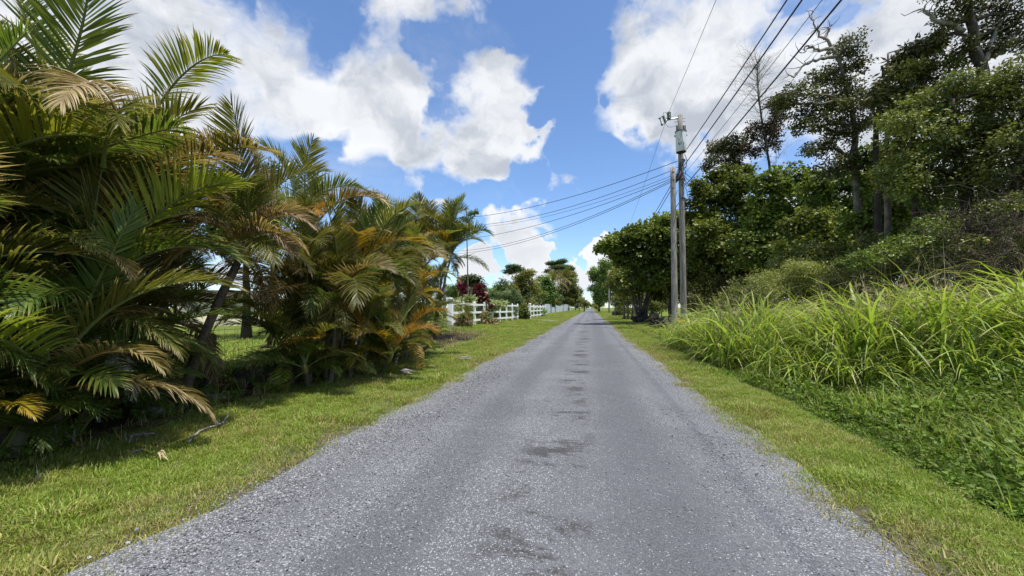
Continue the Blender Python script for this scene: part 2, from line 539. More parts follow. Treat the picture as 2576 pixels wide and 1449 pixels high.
def build_road():
    xs = np.array([-2.86, -2.66, -2.4, -2.0, -1.2, -0.5, 0.2, 1.0, 1.45, 1.7, 1.88])
    ys = np.concatenate([np.arange(-12, 40, 0.5), np.arange(40, 130, 3), np.linspace(130, 900, 40)])
    X, Y = np.meshgrid(xs, ys, indexing='ij')
    e = np.minimum(X - xs[0], xs[-1] - X)
    Z = 0.028 * sstep(0.0, 1.2, e) - 0.006 + 0.012 * (vnoise(X, Y, 1.1, 8) - 0.5) * sstep(0, .5, e)
    # ragged outer line
    X = X.copy()
    X[0] += 0.22 * (vnoise(ys, 0, 0.7, 1) - 0.5) + 0.12 * (vnoise(ys, 0, 2.1, 2) - 0.5)
    X[-1] += 0.22 * (vnoise(ys, 5, 0.7, 3) - 0.5) + 0.12 * (vnoise(ys, 5, 2.1, 4) - 0.5)
    V = np.stack([X, Y, Z], -1).reshape(-1, 3)
    i, j = np.meshgrid(np.arange(len(xs) - 1), np.arange(len(ys) - 1), indexing='ij')
    n = len(ys)
    q = np.stack([i * n + j, (i + 1) * n + j, (i + 1) * n + j + 1, i * n + j + 1], -1).reshape(-1, 4)
    m, t, out = newmat('chip_seal')
    g = t.n('ShaderNodeTexCoord').outputs['Object']
    sp = t.n('ShaderNodeSeparateXYZ')
    t.link(g, sp.inputs[0])
    x, y = sp.outputs[0], sp.outputs[1]

    def vor(scale, feat='F1'):
        v = t.n('ShaderNodeTexVoronoi', feature=feat)
        t.link(g, v.inputs['Vector'])
        v.inputs['Scale'].default_value = scale
        return v
    v1, v2 = vor(88), vor(190)
    s1 = t.n('ShaderNodeSeparateColor')
    t.link(v1.outputs['Color'], s1.inputs[0])
    s2 = t.n('ShaderNodeSeparateColor')
    t.link(v2.outputs['Color'], s2.inputs[0])
    mp = t.n('ShaderNodeMapping')
    mp.inputs['Scale'].default_value = (1.0, 0.09, 1)
    t.link(g, mp.inputs[0])
    lane = t.noise(mp.outputs[0], 1.3, 4, 0.55)
    mp2 = t.n('ShaderNodeMapping')
    mp2.inputs['Scale'].default_value = (0.5, 1.6, 1)
    t.link(g, mp2.inputs[0])
    cross = t.noise(mp2.outputs[0], 0.9, 4, 0.6)
    # share of loose light chippings: edges, windrows between the wheel tracks, random spills
    ex = t.math('ABSOLUTE', t.math('ADD', x, 0.54))
    share = t.remap(ex, 1.45, 2.5, 0.02, 0.42, smooth=True)
    lft = t.remap(x, 0.3, -1.2, 0.0, 0.17, smooth=True)
    share = t.math('ADD', share, t.math('MULTIPLY_ADD', lane, 0.9, -0.36))
    share = t.math('ADD', share, lft)
    share = t.math('ADD', share, t.math('MULTIPLY_ADD', cross, 0.55, -0.27))
    # the two wheel tracks are polished: fewer loose chips, a shade darker
    jx = t.math('MULTIPLY_ADD', lane, 0.5, t.math('SUBTRACT', x, 0.25))
    tr = t.math('MAXIMUM', t.remap(t.math('ABSOLUTE', t.math('ADD', jx, 1.30)), 0.10, 0.42, 1, 0, smooth=True), t.remap(t.math('ABSOLUTE', t.math('SUBTRACT', jx, 0.45)), 0.12, 0.55, 1, 0, smooth=True))
    share = t.math('SUBTRACT', share, t.math('MULTIPLY', tr, 0.16), clamp=True)
    base = t.mix(s2.outputs[0], (0.068, 0.070, 0.078), (0.195, 0.198, 0.213))
    stone = t.mix(s1.outputs[1], (0.19, 0.192, 0.20), (0.44, 0.445, 0.455))
    is_st = t.math('LESS_THAN', s1.outputs[0], t.math('MULTIPLY_ADD', share, 0.85, 0.055))
    gap = t.remap(v1.outputs['Distance'], 0.42, 0.62, 1, 0)
    c = t.mix(t.math('MULTIPLY', is_st, gap), base, stone)
    # worn tar spots along the middle
    sx = t.remap(t.math('ABSOLUTE', t.math('ADD', t.math('MULTIPLY_ADD', lane, 0.9, t.math('SUBTRACT', x, 0.45)), 0.33)), 0.06, 0.42, 1, 0, smooth=True)
    mp3 = t.n('ShaderNodeMapping')
    mp3.inputs['Scale'].default_value = (0.55, 1.0, 1)
    t.link(g, mp3.inputs[0])
    spots = t.math('MULTIPLY', sx, t.remap(t.noise(mp3.outputs[0], 1.7, 9, 0.72, 0.6), 0.505, 0.575, 0, 1, smooth=True))
    spots = t.math('MULTIPLY', spots, t.remap(s1.outputs[2], 0.15, 0.3, 0.25, 1))
    c = t.mix(t.math('MULTIPLY', spots, 0.78), c, (0.036, 0.033, 0.031))
    wear = t.noise(g, 0.8, 5, 0.6)
    c = t.mix(1.0, c, t.mix(t.remap(wear, 0.25, 0.75), (0.82, 0.82, 0.83), (1.12, 1.12, 1.12)), 'MULTIPLY')
    c = t.mix(1.0, c, t.mix(tr, (1, 1, 1), (.84, .84, .85)), 'MULTIPLY')
    hh = t.math('ADD', t.math('MULTIPLY', t.math('SUBTRACT', 1.0, v1.outputs['Distance']), is_st), t.math('MULTIPLY', t.math('SUBTRACT', 1.0, v2.outputs['Distance']), 0.5))
    principled(t, out, c, 0.85, 0.3, hh, 0.8, 0.008)
    b = MB()
    b.add(V, q)
    tag(b.build('road', m, smooth=True), kind='structure')


build_ground()
build_road()

# ------------------------------------------------------------------ scattering of uncountable stuff
hidden = bpy.data.collections.new('scatter_sources')      # never linked into the scene


def variants(name, meshes):
    c = bpy.data.collections.new(name)
    for k, me in enumerate(meshes):
        o = bpy.data.objects.new('%s_source_%03d' % (name, k), me)
        c.objects.link(o)
    return c


def scatter(name, pts, sc, coll, rot=None, vi=None, kind='stuff'):
    pts = np.asarray(pts, dtype=np.float32)
    n = len(pts)
    me = bpy.data.meshes.new(name)
    me.vertices.add(n)
    me.vertices.foreach_set('co', pts.ravel())
    if rot is None:
        rot = np.stack([R.normal(0, .12, n), R.normal(0, .12, n), R.uniform(0, 2 * PI, n)], -1)
    nv = len(coll.objects)
    if vi is None:
        vi = R.integers(0, nv, n)
    a = me.attributes.new('rot', 'FLOAT_VECTOR', 'POINT')
    a.data.foreach_set('vector', np.asarray(rot, dtype=np.float32).ravel())
    a = me.attributes.new('siz', 'FLOAT', 'POINT')
    a.data.foreach_set('value', np.asarray(sc, dtype=np.float32))
    a = me.attributes.new('pick', 'INT', 'POINT')
    a.data.foreach_set('value', np.asarray(vi, dtype=np.int32))
    o = bpy.data.objects.new(name, me)
    col.objects.link(o)
    ng = bpy.data.node_groups.new(name, 'GeometryNodeTree')
    ng.interface.new_socket('Geometry', in_out='INPUT', socket_type='NodeSocketGeometry')
    ng.interface.new_socket('Geometry', in_out='OUTPUT', socket_type='NodeSocketGeometry')
    N, L = ng.nodes, ng.links
    gi, go = N.new('NodeGroupInput'), N.new('NodeGroupOutput')
    iop = N.new('GeometryNodeInstanceOnPoints')
    ci = N.new('GeometryNodeCollectionInfo')
    ci.inputs['Collection'].default_value = coll
    ci.inputs['Separate Children'].default_value = True
    ci.inputs['Reset Children'].default_value = True

    def na(nm, dt):
        x = N.new('GeometryNodeInputNamedAttribute')
        x.data_type = dt
        x.inputs['Name'].default_value = nm
        return x.outputs['Attribute']
    L.new(gi.outputs[0], iop.inputs['Points'])
    L.new(ci.outputs[0], iop.inputs['Instance'])
    iop.inputs['Pick Instance'].default_value = True
    L.new(na('pick', 'INT'), iop.inputs['Instance Index'])
    rr = N.new('FunctionNodeEulerToRotation')
    L.new(na('rot', 'FLOAT_VECTOR'), rr.inputs[0])
    L.new(rr.outputs[0], iop.inputs['Rotation'])
    L.new(na('siz', 'FLOAT'), iop.inputs['Scale'])
    L.new(iop.outputs[0], go.inputs[0])
    md = o.modifiers.new('scatter', 'NODES')
    md.node_group = ng
    return tag(o, kind=kind)


def blades(mb, n, spread, h0, h1, w0, w1, lean=0.5, seg=2, droop=0.3, mat=0, ctr=(0, 0, 0), out_bias=0.6):
    """n grass blades as tapered strips"""
    ang = R.uniform(0, 2 * PI, n)
    rad = spread * np.sqrt(R.uniform(0, 1, n))
    base = np.stack([rad * np.cos(ang), rad * np.sin(ang), np.zeros(n)], -1) + np.asarray(ctr)
    la = np.where(R.uniform(0, 1, n) < out_bias, ang + R.normal(0, .5, n), R.uniform(0, 2 * PI, n))
    h = R.uniform(h0, h1, n)
    w = R.uniform(w0, w1, n) / 2
    le = np.abs(R.normal(0, lean, n))
    d = nrm(np.stack([np.cos(la) * np.sin(le), np.sin(la) * np.sin(le), np.cos(le)], -1))
    side = nrm(np.stack([-np.sin(la + R.normal(0, .5, n)), np.cos(la), R.normal(0, .15, n)], -1))
    P = base
    rows = []
    out = np.stack([np.cos(la), np.sin(la), np.zeros(n)], -1)
    dr = droop * R.uniform(0.4, 1.5, n)
    for k in range(seg + 1):
        f = k / seg
        ww = w * (1 - f) ** 0.7 if k < seg else w * 0.04
        rows.append(P - side * ww[:, None])
        rows.append(P + side * ww[:, None])
        dd = nrm(d + (out * 0.5 - np.array([0, 0, 1.0])) * (dr * ((k + 1) / seg) ** 1.6)[:, None])
        P = P + dd * (h / seg)[:, None]
    V = np.stack(rows, 1)                                   # n, 2(seg+1), 3
    m = 2 * (seg + 1)
    i = np.arange(n)[:, None] * m
    q = np.concatenate([np.stack([i[:, 0] + 2 * k, i[:, 0] + 2 * k + 1, i[:, 0] + 2 * k + 3, i[:, 0] + 2 * k + 2], -1) for k in range(seg)])
    tint = np.repeat(R.uniform(0, 1, n), m)
    along = np.tile(np.repeat(np.linspace(0, 1, seg + 1), 2), n)
    mb.add(V.reshape(-1, 3), q, mat, tint, along)
    return mb


def pts_in(x0, x1, y0, y1, dens):
    n = int((x1 - x0) * (y1 - y0) * dens)
    return R.uniform(x0, x1, n), R.uniform(y0, y1, n)


LAWN = leafmat('lawn_grass', (0.120, 0.182, 0.018), (0.305, 0.375, 0.06), trans=0.32, rough=0.5, obj_var=0.28, patch=((0.27, 0.26, 0.06), 0.9, 0.75))
DRYG = leafmat('dry_lawn_grass', (0.20, 0.19, 0.045), (0.42, 0.36, 0.14), trans=0.25, rough=0.6, obj_var=0.25)


def lawn_variants():
    out = []
    for k in range(7):
        b = MB()
        blades(b, 32, 0.09, 0.022, 0.052, 0.0045, 0.0075, lean=0.65, seg=2, droop=0.6)
        me = b.mesh('lawn_tuft')
        me.materials.append(LAWN)
        out.append(me)
    for k in range(3):
        b = MB()
        blades(b, 22, 0.085, 0.02, 0.07, 0.0045, 0.008, lean=0.8, seg=2, droop=0.5)
        me = b.mesh('dry_tuft')
        me.materials.append(DRYG)
        out.append(me)
    return variants('lawn_tufts', out)


def build_lawn():
    lv = lawn_variants()
    PX, PY, SC, VI = [], [], [], []

    def zone(x0, x1, y0, y1, dens, s):
        x, y = pts_in(x0, x1, y0, y1, dens)
        el, er = edge_l(y), edge_r(y)
        dl = np.where(x < -0.5, el - x, x - er)             # metres outside the road edge
        p = np.clip(0.5 + dl * 3.2, 0, 1) * np.clip((dl + 0.28) * 6, 0, 1)
        p *= 0.22 + 0.78 * sstep(0.25, 0.5, vnoise(x, y, 0.5, 11) + 0.25 * sstep(0, .5, dl))
        # litter strip under the palms, weeds on the right
        pl = sstep(-5.5, -4.9, x + 0.5 * (vnoise(x, y, 0.8, 12) - 0.5))
        pl = np.where(y > 19, 1, pl)
        pl = np.where(x < -7.2, 1, pl)
        pr = np.where(y < 17, 1 - sstep(3.2, 3.6, x), 1)
        p *= np.where(x < -0.5, np.maximum(pl, 0.06), pr)
        keep = R.uniform(0, 1, len(x)) < p
        keep &= ~((x < -4.2) & (y > 43.2) & (y < 45.0) & (x > -30))          # driveway
        x, y, dl = x[keep], y[keep], dl[keep]
        dry = (0.55 - 0.5 * sstep(0.0, 0.55, dl)) * np.where(x > 0, 1.35, 1.0) + 0.28 * sstep(0.55, 0.8, vnoise(x, y, 1.1, 13))
        isd = R.uniform(0, 1, len(x)) < dry
        vi = np.where(isd, R.integers(7, 10, len(x)), R.integers(0, 7, len(x)))
        tall = 1 + 0.7 * sstep(0.66, 0.92, vnoise(x, y, 0.6, 14))
        PX.append(x); PY.append(y); VI.append(vi)
        SC.append(s * tall * R.uniform(0.7, 1.3, len(x)) * np.where(dl < 0.15, 0.8, 1))
    zone(-6.2, -2.6, 0.4, 9, 330, 1.0)
    zone(1.6, 3.7, 0.6, 9, 330, 1.0)
    zone(-7.0, -2.6, 9, 24, 130, 1.35)
    zone(1.6, 3.6, 9, 17, 150, 1.3)
    zone(1.6, 7.0, 17, 24, 90, 1.5)
    zone(-12, -2.6, 24, 60, 30, 2.1)
    zone(1.6, 12, 24, 62, 30, 2.1)
    zone(-16, -7.2, 3.0, 24, 26, 2.6)
    zone(-9, -2.6, 60, 150, 7, 3.0)
    zone(1.6, 8, 62, 150, 7, 3.0)
    x, y = np.concatenate(PX), np.concatenate(PY)
    scatter('lawn_grass', np.stack([x, y, hgt(x, y) - 0.008], -1), np.concatenate(SC), lv, vi=np.concatenate(VI))


def build_gravel():
    m, t, out = newmat('gravel_stone')
    info = t.n('ShaderNodeObjectInfo').outputs['Random']
    g = t.n('ShaderNodeTexCoord').outputs['Object']
    n = t.noise(g, 1.5, 4, 0.6)
    c = t.mix(t.math('POWER', info, 1.5), (0.07, 0.073, 0.080), (0.38, 0.385, 0.40))
    c = t.mix(t.remap(n, 0.35, 0.7, 0, .4), c, (0.22, 0.22, 0.22))
    principled(t, out, c, 0.85, 0.25)
    ms = []
    for k in range(6):
        import bmesh
        bm = bmesh.new()
        bmesh.ops.create_icosphere(bm, subdivisions=1, radius=1.0)
        s = Vector((R.uniform(.75, 1.2), R.uniform(.6, 1.0), R.uniform(.4, .7)))
        for v in bm.verts:
            v.co = Vector((v.co.x * s.x, v.co.y * s.y, v.co.z * s.z)) * float(R.uniform(.8, 1.15))
        me = bpy.data.meshes.new('stone')
        bm.to_mesh(me)
        bm.free()
        me.materials.append(m)
        ms.append(me)
    gv = variants('gravel_stones', ms)
    P, S = [], []

    def strip(y0, y1, dens, s0, s1, wide):
        n = int((y1 - y0) * wide * 2 * dens)
        y = R.uniform(y0, y1, n)
        o = R.normal(0.0, wide * 0.42, n)
        side = R.uniform(0, 1, n) < 0.62
        x = np.where(side, edge_l(y) + 0.20 + o * 1.15, edge_r(y) - 0.12 - o)
        k = (vnoise(x, y, 0.35, 21) + R.uniform(-.45, .45, n) > 0.38) & (side | (R.uniform(0, 1, n) < .42))
        P.append(np.stack([x, y], -1)[k])
        S.append(R.uniform(s0, s1, n)[k] * np.where(side, .70, .60)[k] * np.where(R.uniform(0, 1, n) < 0.06, 1.6, 1)[k])
    strip(0.3, 5, 3600, 0.007, 0.0165, 0.42)
    strip(5, 10, 1700, 0.009, 0.019, 0.42)
    strip(10, 22, 480, 0.011, 0.022, 0.42)
    strip(22, 50, 70, 0.018, 0.035, 0.42)
    for (y0, y1, dn, a, b_) in ((0.8, 5, 330, .0045, .010), (5, 11, 110, .006, .012)):
        x, y = pts_in(-2.8, 1.8, y0, y1, dn)
        pr = 0.15 + 0.85 * sstep(0.45, 0.75, vnoise(x * 1.6, y * 0.5, 0.8, 22)) * np.where(x < 0, 1, 0.5)
        k = R.uniform(0, 1, len(x)) < pr
        P.append(np.stack([x, y], -1)[k])
        S.append(R.uniform(a, b_, len(x))[k])
    p = np.concatenate(P)
    s = np.concatenate(S)
    e = np.minimum(p[:, 0] + 2.86, 1.88 - p[:, 0])
    z = np.maximum(0.028 * sstep(0, 1.2, e) - 0.006, np.where(e < 0.1, hgt(p[:, 0], p[:, 1]) - 0.006, -1))
    rot = R.uniform(0, 2 * PI, (len(p), 3)) * np.array([.08, .08, 1])
    scatter('gravel', np.column_stack([p, z + s * 0.25]), s, gv, rot)


build_lawn()
build_gravel()


# ------------------------------------------------------------------ areca palms
def frond_mesh(name, seed, e0, e1, n=74, leafL=0.44, V=0.6, droop=0.7, width=0.0142, sway=0.25, roll=0.0, pet=0.16, ragged=0.1, clump=0.0, power=1.35):
    """one pinnate frond of unit length, base at the origin, growing along +X; e0 > e1: start and end elevation (degrees)"""
    r = np.random.default_rng(seed)
    M = 26
    s = np.linspace(0, 1, M)
    th = np.radians(e0 + (e1 - e0) * s ** power)
    ps = sway * s ** 2 * r.choice([-1, 1])
    T = np.stack([np.cos(th) * np.cos(ps), np.cos(th) * np.sin(ps), np.sin(th)], -1)
    P = np.concatenate([[np.zeros(3)], np.cumsum(T[:-1] / (M - 1), axis=0)])
    N = np.stack([-np.sin(th) * np.cos(ps), -np.sin(th) * np.sin(ps), np.cos(th)], -1)
    B = np.cross(T, N)
    ro = roll * s
    N2 = N * np.cos(ro)[:, None] + B * np.sin(ro)[:, None]
    B2 = -N * np.sin(ro)[:, None] + B * np.cos(ro)[:, None]
    mb = MB()
    mb.tube(P, np.interp(s, [0, 0.1, 0.5, 1], [0.017, 0.0105, 0.007, 0.002]), 5, mat=1, cap=False)
    k = np.arange(n)
    si = pet + (1 - pet) * ((k + 0.5) / n) ** 0.93
    idx = np.repeat(si, 2)
    side = np.tile([1.0, -1.0], n)
    idx = np.clip(idx + r.normal(0, 0.004, 2 * n), 0, 1)
    if clump:
        idx = idx + clump * np.sin(idx * 40)
        idx = np.clip(idx, pet, 1)
    keep = r.uniform(0, 1, 2 * n) > ragged
    idx, side = idx[keep], side[keep]
    m = len(idx)
    ip = lambda A: np.stack([np.interp(idx, s, A[:, c]) for c in range(3)], -1)
    p, t, nn, bb = ip(P), nrm(ip(T)), nrm(ip(N2)), nrm(ip(B2))
    f = (idx - pet) / (1 - pet)
    a = np.radians(np.interp(f, [0, .3, .8, 1], [62, 56, 38, 18])) + r.normal(0, 0.05, m)
    ph = V * (1 - 0.35 * f) + r.normal(0, 0.09, m)
    L = leafL * np.interp(f, [0, .12, .35, .7, 1], [0.55, 0.85, 1.0, 0.8, 0.34]) * r.uniform(0.86, 1.1, m)
    d0 = nrm(np.cos(a)[:, None] * t + np.sin(a)[:, None] * (np.cos(ph)[:, None] * side[:, None] * bb + np.sin(ph)[:, None] * nn))
    K = 5
    dr = droop * r.uniform(0.6, 1.5, m)
    wmax = width * np.interp(f, [0, .2, .8, 1], [0.7, 1, .85, .5]) * r.uniform(.8, 1.15, m)
    wp = [0.42, 0.95, 1.0, 0.8, 0.5, 0.03]
    rows = []
    tw = r.normal(0, 0.25, m)
    pos = p + 0.004 * nn
    for q in range(K + 1):
        dd = nrm(d0 + np.array([0, 0, -1.0]) * (dr * (q / K) ** 1.7)[:, None])
        w = t - dd * np.sum(t * dd, 1)[:, None]
        w = nrm(w)
        w = nrm(w * np.cos(tw)[:, None] + np.cross(dd, w) * np.sin(tw)[:, None])
        hw = (wmax * wp[q] / 2)[:, None]
        rows += [pos - w * hw, pos + w * hw]
        pos = pos + dd * (L / K)[:, None]
    Vv = np.stack(rows, 1)
    st = 2 * (K + 1)
    b0 = np.arange(m) * st
    Q = np.concatenate([np.stack([b0 + 2 * q, b0 + 2 * q + 1, b0 + 2 * q + 3, b0 + 2 * q + 2], -1) for q in range(K)])
    mb.add(Vv.reshape(-1, 3), Q, 0, np.repeat(np.clip(r.normal(.5, .25, m), 0, 1), st), np.tile(np.repeat(np.linspace(0, 1, K + 1), 2), m))
    return mb.mesh(name)


FR = {}
_sd = 100
for kind, e0, e1, kw in [
        ('spear', 86, 62, dict(V=0.9, droop=0.10, leafL=0.27)),
        ('upright', 80, 20, dict(V=0.75, droop=0.35, leafL=0.31)),
        ('arching', 68, -32, dict(V=0.62, droop=0.6, leafL=0.32)),
        ('spreading', 42, -52, dict(V=0.5, droop=0.9, leafL=0.33)),
        ('drooping', 18, -74, dict(V=0.3, droop=1.1, leafL=0.33)),
        ('hanging', -28, -84, dict(V=0.25, droop=1.0, leafL=0.28, width=.016, ragged=.2)),
        ('withered', -20, -92, dict(V=-0.2, droop=2.6, leafL=0.25, width=0.012, ragged=0.35, clump=.012)),
        ('flat', 25, -10, dict(V=0.45, droop=0.65, leafL=0.32)),
        ('low', 58, -25, dict(V=0.5, droop=0.6, leafL=0.36, n=54, width=.017))]:
    FR[kind] = []
    for q in range(4):
        _sd += 1
        rq = np.random.default_rng(_sd)
        FR[kind].append(frond_mesh('frond', _sd, e0 + rq.normal(0, 5), e1 + rq.normal(0, 9), roll=rq.normal(0, 0.35), sway=rq.uniform(0.05, 0.4), **kw))
        FR[kind][-1].materials.append(None)
        FR[kind][-1].materials.append(None)

TAN = (0.32, 0.24, 0.13)
FM = {
    'green': leafmat('frond_green', (0.053, 0.086, 0.014), (0.145, 0.186, 0.030), (0.27, 0.22, 0.09), .74, trans=.42, rough=.42, spec=.45),
    'olive': leafmat('frond_olive', (0.077, 0.090, 0.016), (0.191, 0.191, 0.037), (0.34, 0.27, 0.12), .62, trans=.42, rough=.45),
    'lime': leafmat('frond_lime', (0.122, 0.162, 0.016), (0.273, 0.290, 0.035), (0.32, 0.25, 0.08), .66, trans=.38, rough=.45),
    'yellow': leafmat('frond_yellow', (0.21, 0.155, 0.012), (0.38, 0.27, 0.02), (0.40, 0.27, 0.08), .5, trans=.36, rough=.45),
    'orange': leafmat('frond_orange', (0.20, 0.110, 0.012), (0.36, 0.19, 0.02), (0.36, 0.24, 0.11), .5, trans=.34, rough=.5),
    'tan': leafmat('frond_tan', (0.16, 0.11, 0.05), (0.33, 0.235, 0.12), (0.42, 0.33, 0.21), .3, trans=.18, rough=.65, spec=.3),
    'bronze': leafmat('frond_bronze', (0.116, 0.093, 0.028), (0.249, 0.186, 0.064), (0.38, 0.28, 0.15), .38, trans=.38, rough=.5),
    'dead': leafmat('frond_dead', (0.17, 0.155, 0.145), (0.38, 0.36, 0.34), None, trans=.1, rough=.8, spec=.2),
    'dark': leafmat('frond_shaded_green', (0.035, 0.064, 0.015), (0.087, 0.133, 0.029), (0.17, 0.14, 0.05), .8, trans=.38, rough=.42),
}
RM = {
    'green': plainmat('rachis_green', (0.11, 0.13, 0.03), .45),
    'yellow': plainmat('rachis_orange', (0.30, 0.17, 0.04), .45),
    'tan': plainmat('rachis_tan', (0.32, 0.22, 0.13), .7),
    'dead': plainmat('rachis_grey', (0.25, 0.22, 0.2), .8),
}
RACH = dict(green='green', olive='green', lime='green', dark='green', yellow='yellow', orange='yellow', bronze='yellow', tan='tan', dead='dead')


def stem_mat():
    m, t, out = newmat('palm_stem')
    g = t.n('ShaderNodeTexCoord').outputs['Object']
    sp = t.n('ShaderNodeSeparateXYZ')
    t.link(g, sp.inputs[0])
    ring = t.math('FRACT', t.math('MULTIPLY_ADD', sp.outputs[2], 9.0, t.noise(g, 3, 2)))
    rr = t.remap(ring, 0.0, 0.14, 1, 0)
    n = t.noise(g, 7, 5, .6)
    c = t.mix(n, (0.065, 0.055, 0.038), (0.19, 0.165, 0.12))
    c = t.mix(t.math('MULTIPLY', rr, .75), c, (0.06, 0.05, 0.04))
    principled(t, out, c, .7, .3, rr, .6, .02)
    return m


STEM = stem_mat()
SHAFT = plainmat('crownshaft', (0.22, 0.20, 0.07), .45, var=.3)
ROUGHSTEM = barkmat('fibrous_palm_trunk', (0.018, 0.014, 0.010), (0.14, 0.11, 0.08), 14, 1.6)


def put_frond(parent, o, kind, colr, L, az, tilt=0.0, wid=1.0, tag_label=None):
    me = FR[kind][int(R.integers(0, len(FR[kind])))]
    ob = bpy.data.objects.new('frond', me)
    col.objects.link(ob)
    ob.parent = parent
    ob.location = [float(x) for x in o]
    ob.rotation_euler = (float(R.normal(0, .16)), float(tilt), float(az))
    ob.scale = (L, L * float(R.choice([-1, 1])), L)
    ms = FM[colr], RM[RACH[colr]]
    for i in range(2):
        ob.material_slots[i].link = 'OBJECT'
        ob.material_slots[i].material = ms[i]
    if tag_label:
        ob['label'] = tag_label
    return ob


def pick(weights):
    k = list(weights)
    w = np.array([weights[x] for x in k], dtype=float)
    return str(R.choice(k, p=w / w.sum()))


def palm(name, label, base, stems, tones, basal=14, basal_tones=None, fl=1.75, nfr=9, spread=0.5, dead=2, cat='palm', group='areca palms along the left verge', rough=False, low_len=(0.8, 1.4), droopy=1.0):
    """stems: list of (dx, dy, height, lean azimuth, lean metres, frond scale)"""
    t = empty(name, base, label, cat, group)
    for (dx, dy, h, la, le, sc) in stems:
        s = np.linspace(0, 1, 9)
        pts = np.stack([dx + le * s ** 1.4 * math.cos(la), dy + le * s ** 1.4 * math.sin(la), h * s - 0.12 * (1 - s)], -1)
        pts[0, 2] -= 0.2
        rad = np.interp(s, [0, .1, 1], [0.075, 0.05, 0.036]) * (1.3 if rough else 1.0) * (0.8 + 0.25 * sc)
        MB().tube(pts, rad, 10, jit=0.16 if rough else 0.02).build('stem', ROUGHSTEM if rough else STEM, t, smooth=True)
        top = pts[-1]
        d = nrm(pts[-1] - pts[-2])
        cs = np.stack([top + d * k for k in np.linspace(0, 0.42 * sc, 6)])
        MB().tube(cs, np.array([.046, .056, .052, .044, .034, .02]) * (0.8 + .3 * sc), 10).build('crownshaft', SHAFT, t, smooth=True)
        a0 = R.uniform(0, 2 * PI)
        n = int(round(nfr * (0.8 + 0.3 * sc)))
        for k in range(n):
            age = ((k + 0.5) / n) ** droopy
            az = a0 + k * 2.39996 + R.normal(0, .2)
            o = top + d * (0.40 - 0.34 * age) * sc
            L = 1.14 * fl * sc * R.uniform(0.82, 1.12) * (0.75 + 0.35 * math.sin(PI * min(1, age + .25)))
            if k == 0:
                kind = 'spear'
            elif age < .25:
                kind = pick(dict(upright=1.2, arching=1))
            elif age < .6:
                kind = pick(dict(arching=4, upright=1, spreading=1, flat=.5))
            elif age < .85:
                kind = pick(dict(spreading=3, arching=1.5, drooping=1, flat=1))
            else:
                kind = pick(dict(drooping=3, spreading=1, hanging=1))
            tone = pick(tones)
            if age < .25 and tone in ('orange', 'yellow', 'tan', 'bronze'):
                tone = pick(dict(green=1, lime=1, olive=1))
            put_frond(t, o, kind, tone, L, az)
        for k in range(dead if h > 1.0 else 0):
            if R.uniform() < .5:
                put_frond(t, top + d * 0.03, pick(dict(withered=2, hanging=1)), pick(dict(dead=1.3, tan=1, bronze=1)), fl * sc * R.uniform(.4, .65), R.uniform(0, 2 * PI))
    for k in range(basal):
        a = R.uniform(0, 2 * PI)
        rr = spread * math.sqrt(R.uniform())
        o = (rr * math.cos(a), rr * math.sin(a), R.uniform(-.05, .35))
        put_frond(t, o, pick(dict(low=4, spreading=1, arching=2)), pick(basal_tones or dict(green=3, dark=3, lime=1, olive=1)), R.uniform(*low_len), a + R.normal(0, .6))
    return t


def aim(o, target):
    """azimuth from o to target in the ground plane and the distance"""
    v = np.asarray(target, dtype=float) - np.asarray(o, dtype=float)
    return math.atan2(v[1], v[0]), float(np.linalg.norm(v))


def stand(n, rx, ry, h0, h1, seed, lean=.35, sc=(.85, 1.1)):
    """n stems of one clump over an ellipse, leaning outwards, mixed heights"""
    r = np.random.default_rng(seed)
    out = []
    for k in range(n):
        a = k * 2.39996 + r.normal(0, .3)
        q = math.sqrt((k + .5) / n)
        h = h1 - (h1 - h0) * (k / max(1, n - 1)) + r.normal(0, .12)
        out.append((q * rx * math.cos(a), q * ry * math.sin(a), max(.25, h), a + r.normal(0, .3), lean * q * r.uniform(.6, 1.3), r.uniform(*sc) * (0.66 + 0.34 * min(1, h / h1))))
    return out


# --- the near clump that fills the left edge
bA = gpos(-6.1, 2.9)
tA = dict(green=6, olive=4, lime=1, bronze=1.8, yellow=.4, tan=.15)
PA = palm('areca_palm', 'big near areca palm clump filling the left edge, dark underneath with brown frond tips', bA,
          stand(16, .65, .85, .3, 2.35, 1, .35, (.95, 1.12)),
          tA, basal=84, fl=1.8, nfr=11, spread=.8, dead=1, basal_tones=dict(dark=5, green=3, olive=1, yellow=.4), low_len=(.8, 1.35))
# --- second clump right behind it
bB = gpos(-7.7, 4.75)
PB = palm('areca_palm', 'tall areca palm clump behind the nearest one, its fronds arching right against the sky', bB,
          stand(13, .75, .8, .4, 2.45, 2, .35, (.92, 1.05)),
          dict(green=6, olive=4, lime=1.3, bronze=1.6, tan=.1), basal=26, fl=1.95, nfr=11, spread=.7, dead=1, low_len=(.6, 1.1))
# --- the single leaning palm by the wooden post
bL = gxy(452, 1028)
PL = palm('leaning_palm', 'small leaning palm with a rough dark trunk beside the wooden fence post', bL,
          [(0, 0, 2.25, .75, .66, .95)], dict(olive=3, green=2, bronze=3, tan=1.5), basal=3, fl=1.55, nfr=17, spread=.3, dead=2, rough=True, low_len=(.4, .7), droopy=.62)
# --- middle clump, the tallest of the verge
bC = gxy(800, 950)
tC = dict(green=3.6, olive=3, lime=2, yellow=1.1, orange=.8, bronze=1.4, tan=.2)
PC = palm('areca_palm', 'bushy areca palm clump with one tall crown, second from the wooden post', bC,
          [(-.45, .2, 2.65, 2.2, .1, .98)] + stand(12, .7, .65, .25, 1.65, 3, .3, (.75, .95)),
          tC, basal=60, fl=1.8, nfr=11, spread=.7, dead=2, basal_tones=dict(green=4, dark=2, lime=2.5, olive=1.5, yellow=.5), low_len=(.55, .95))
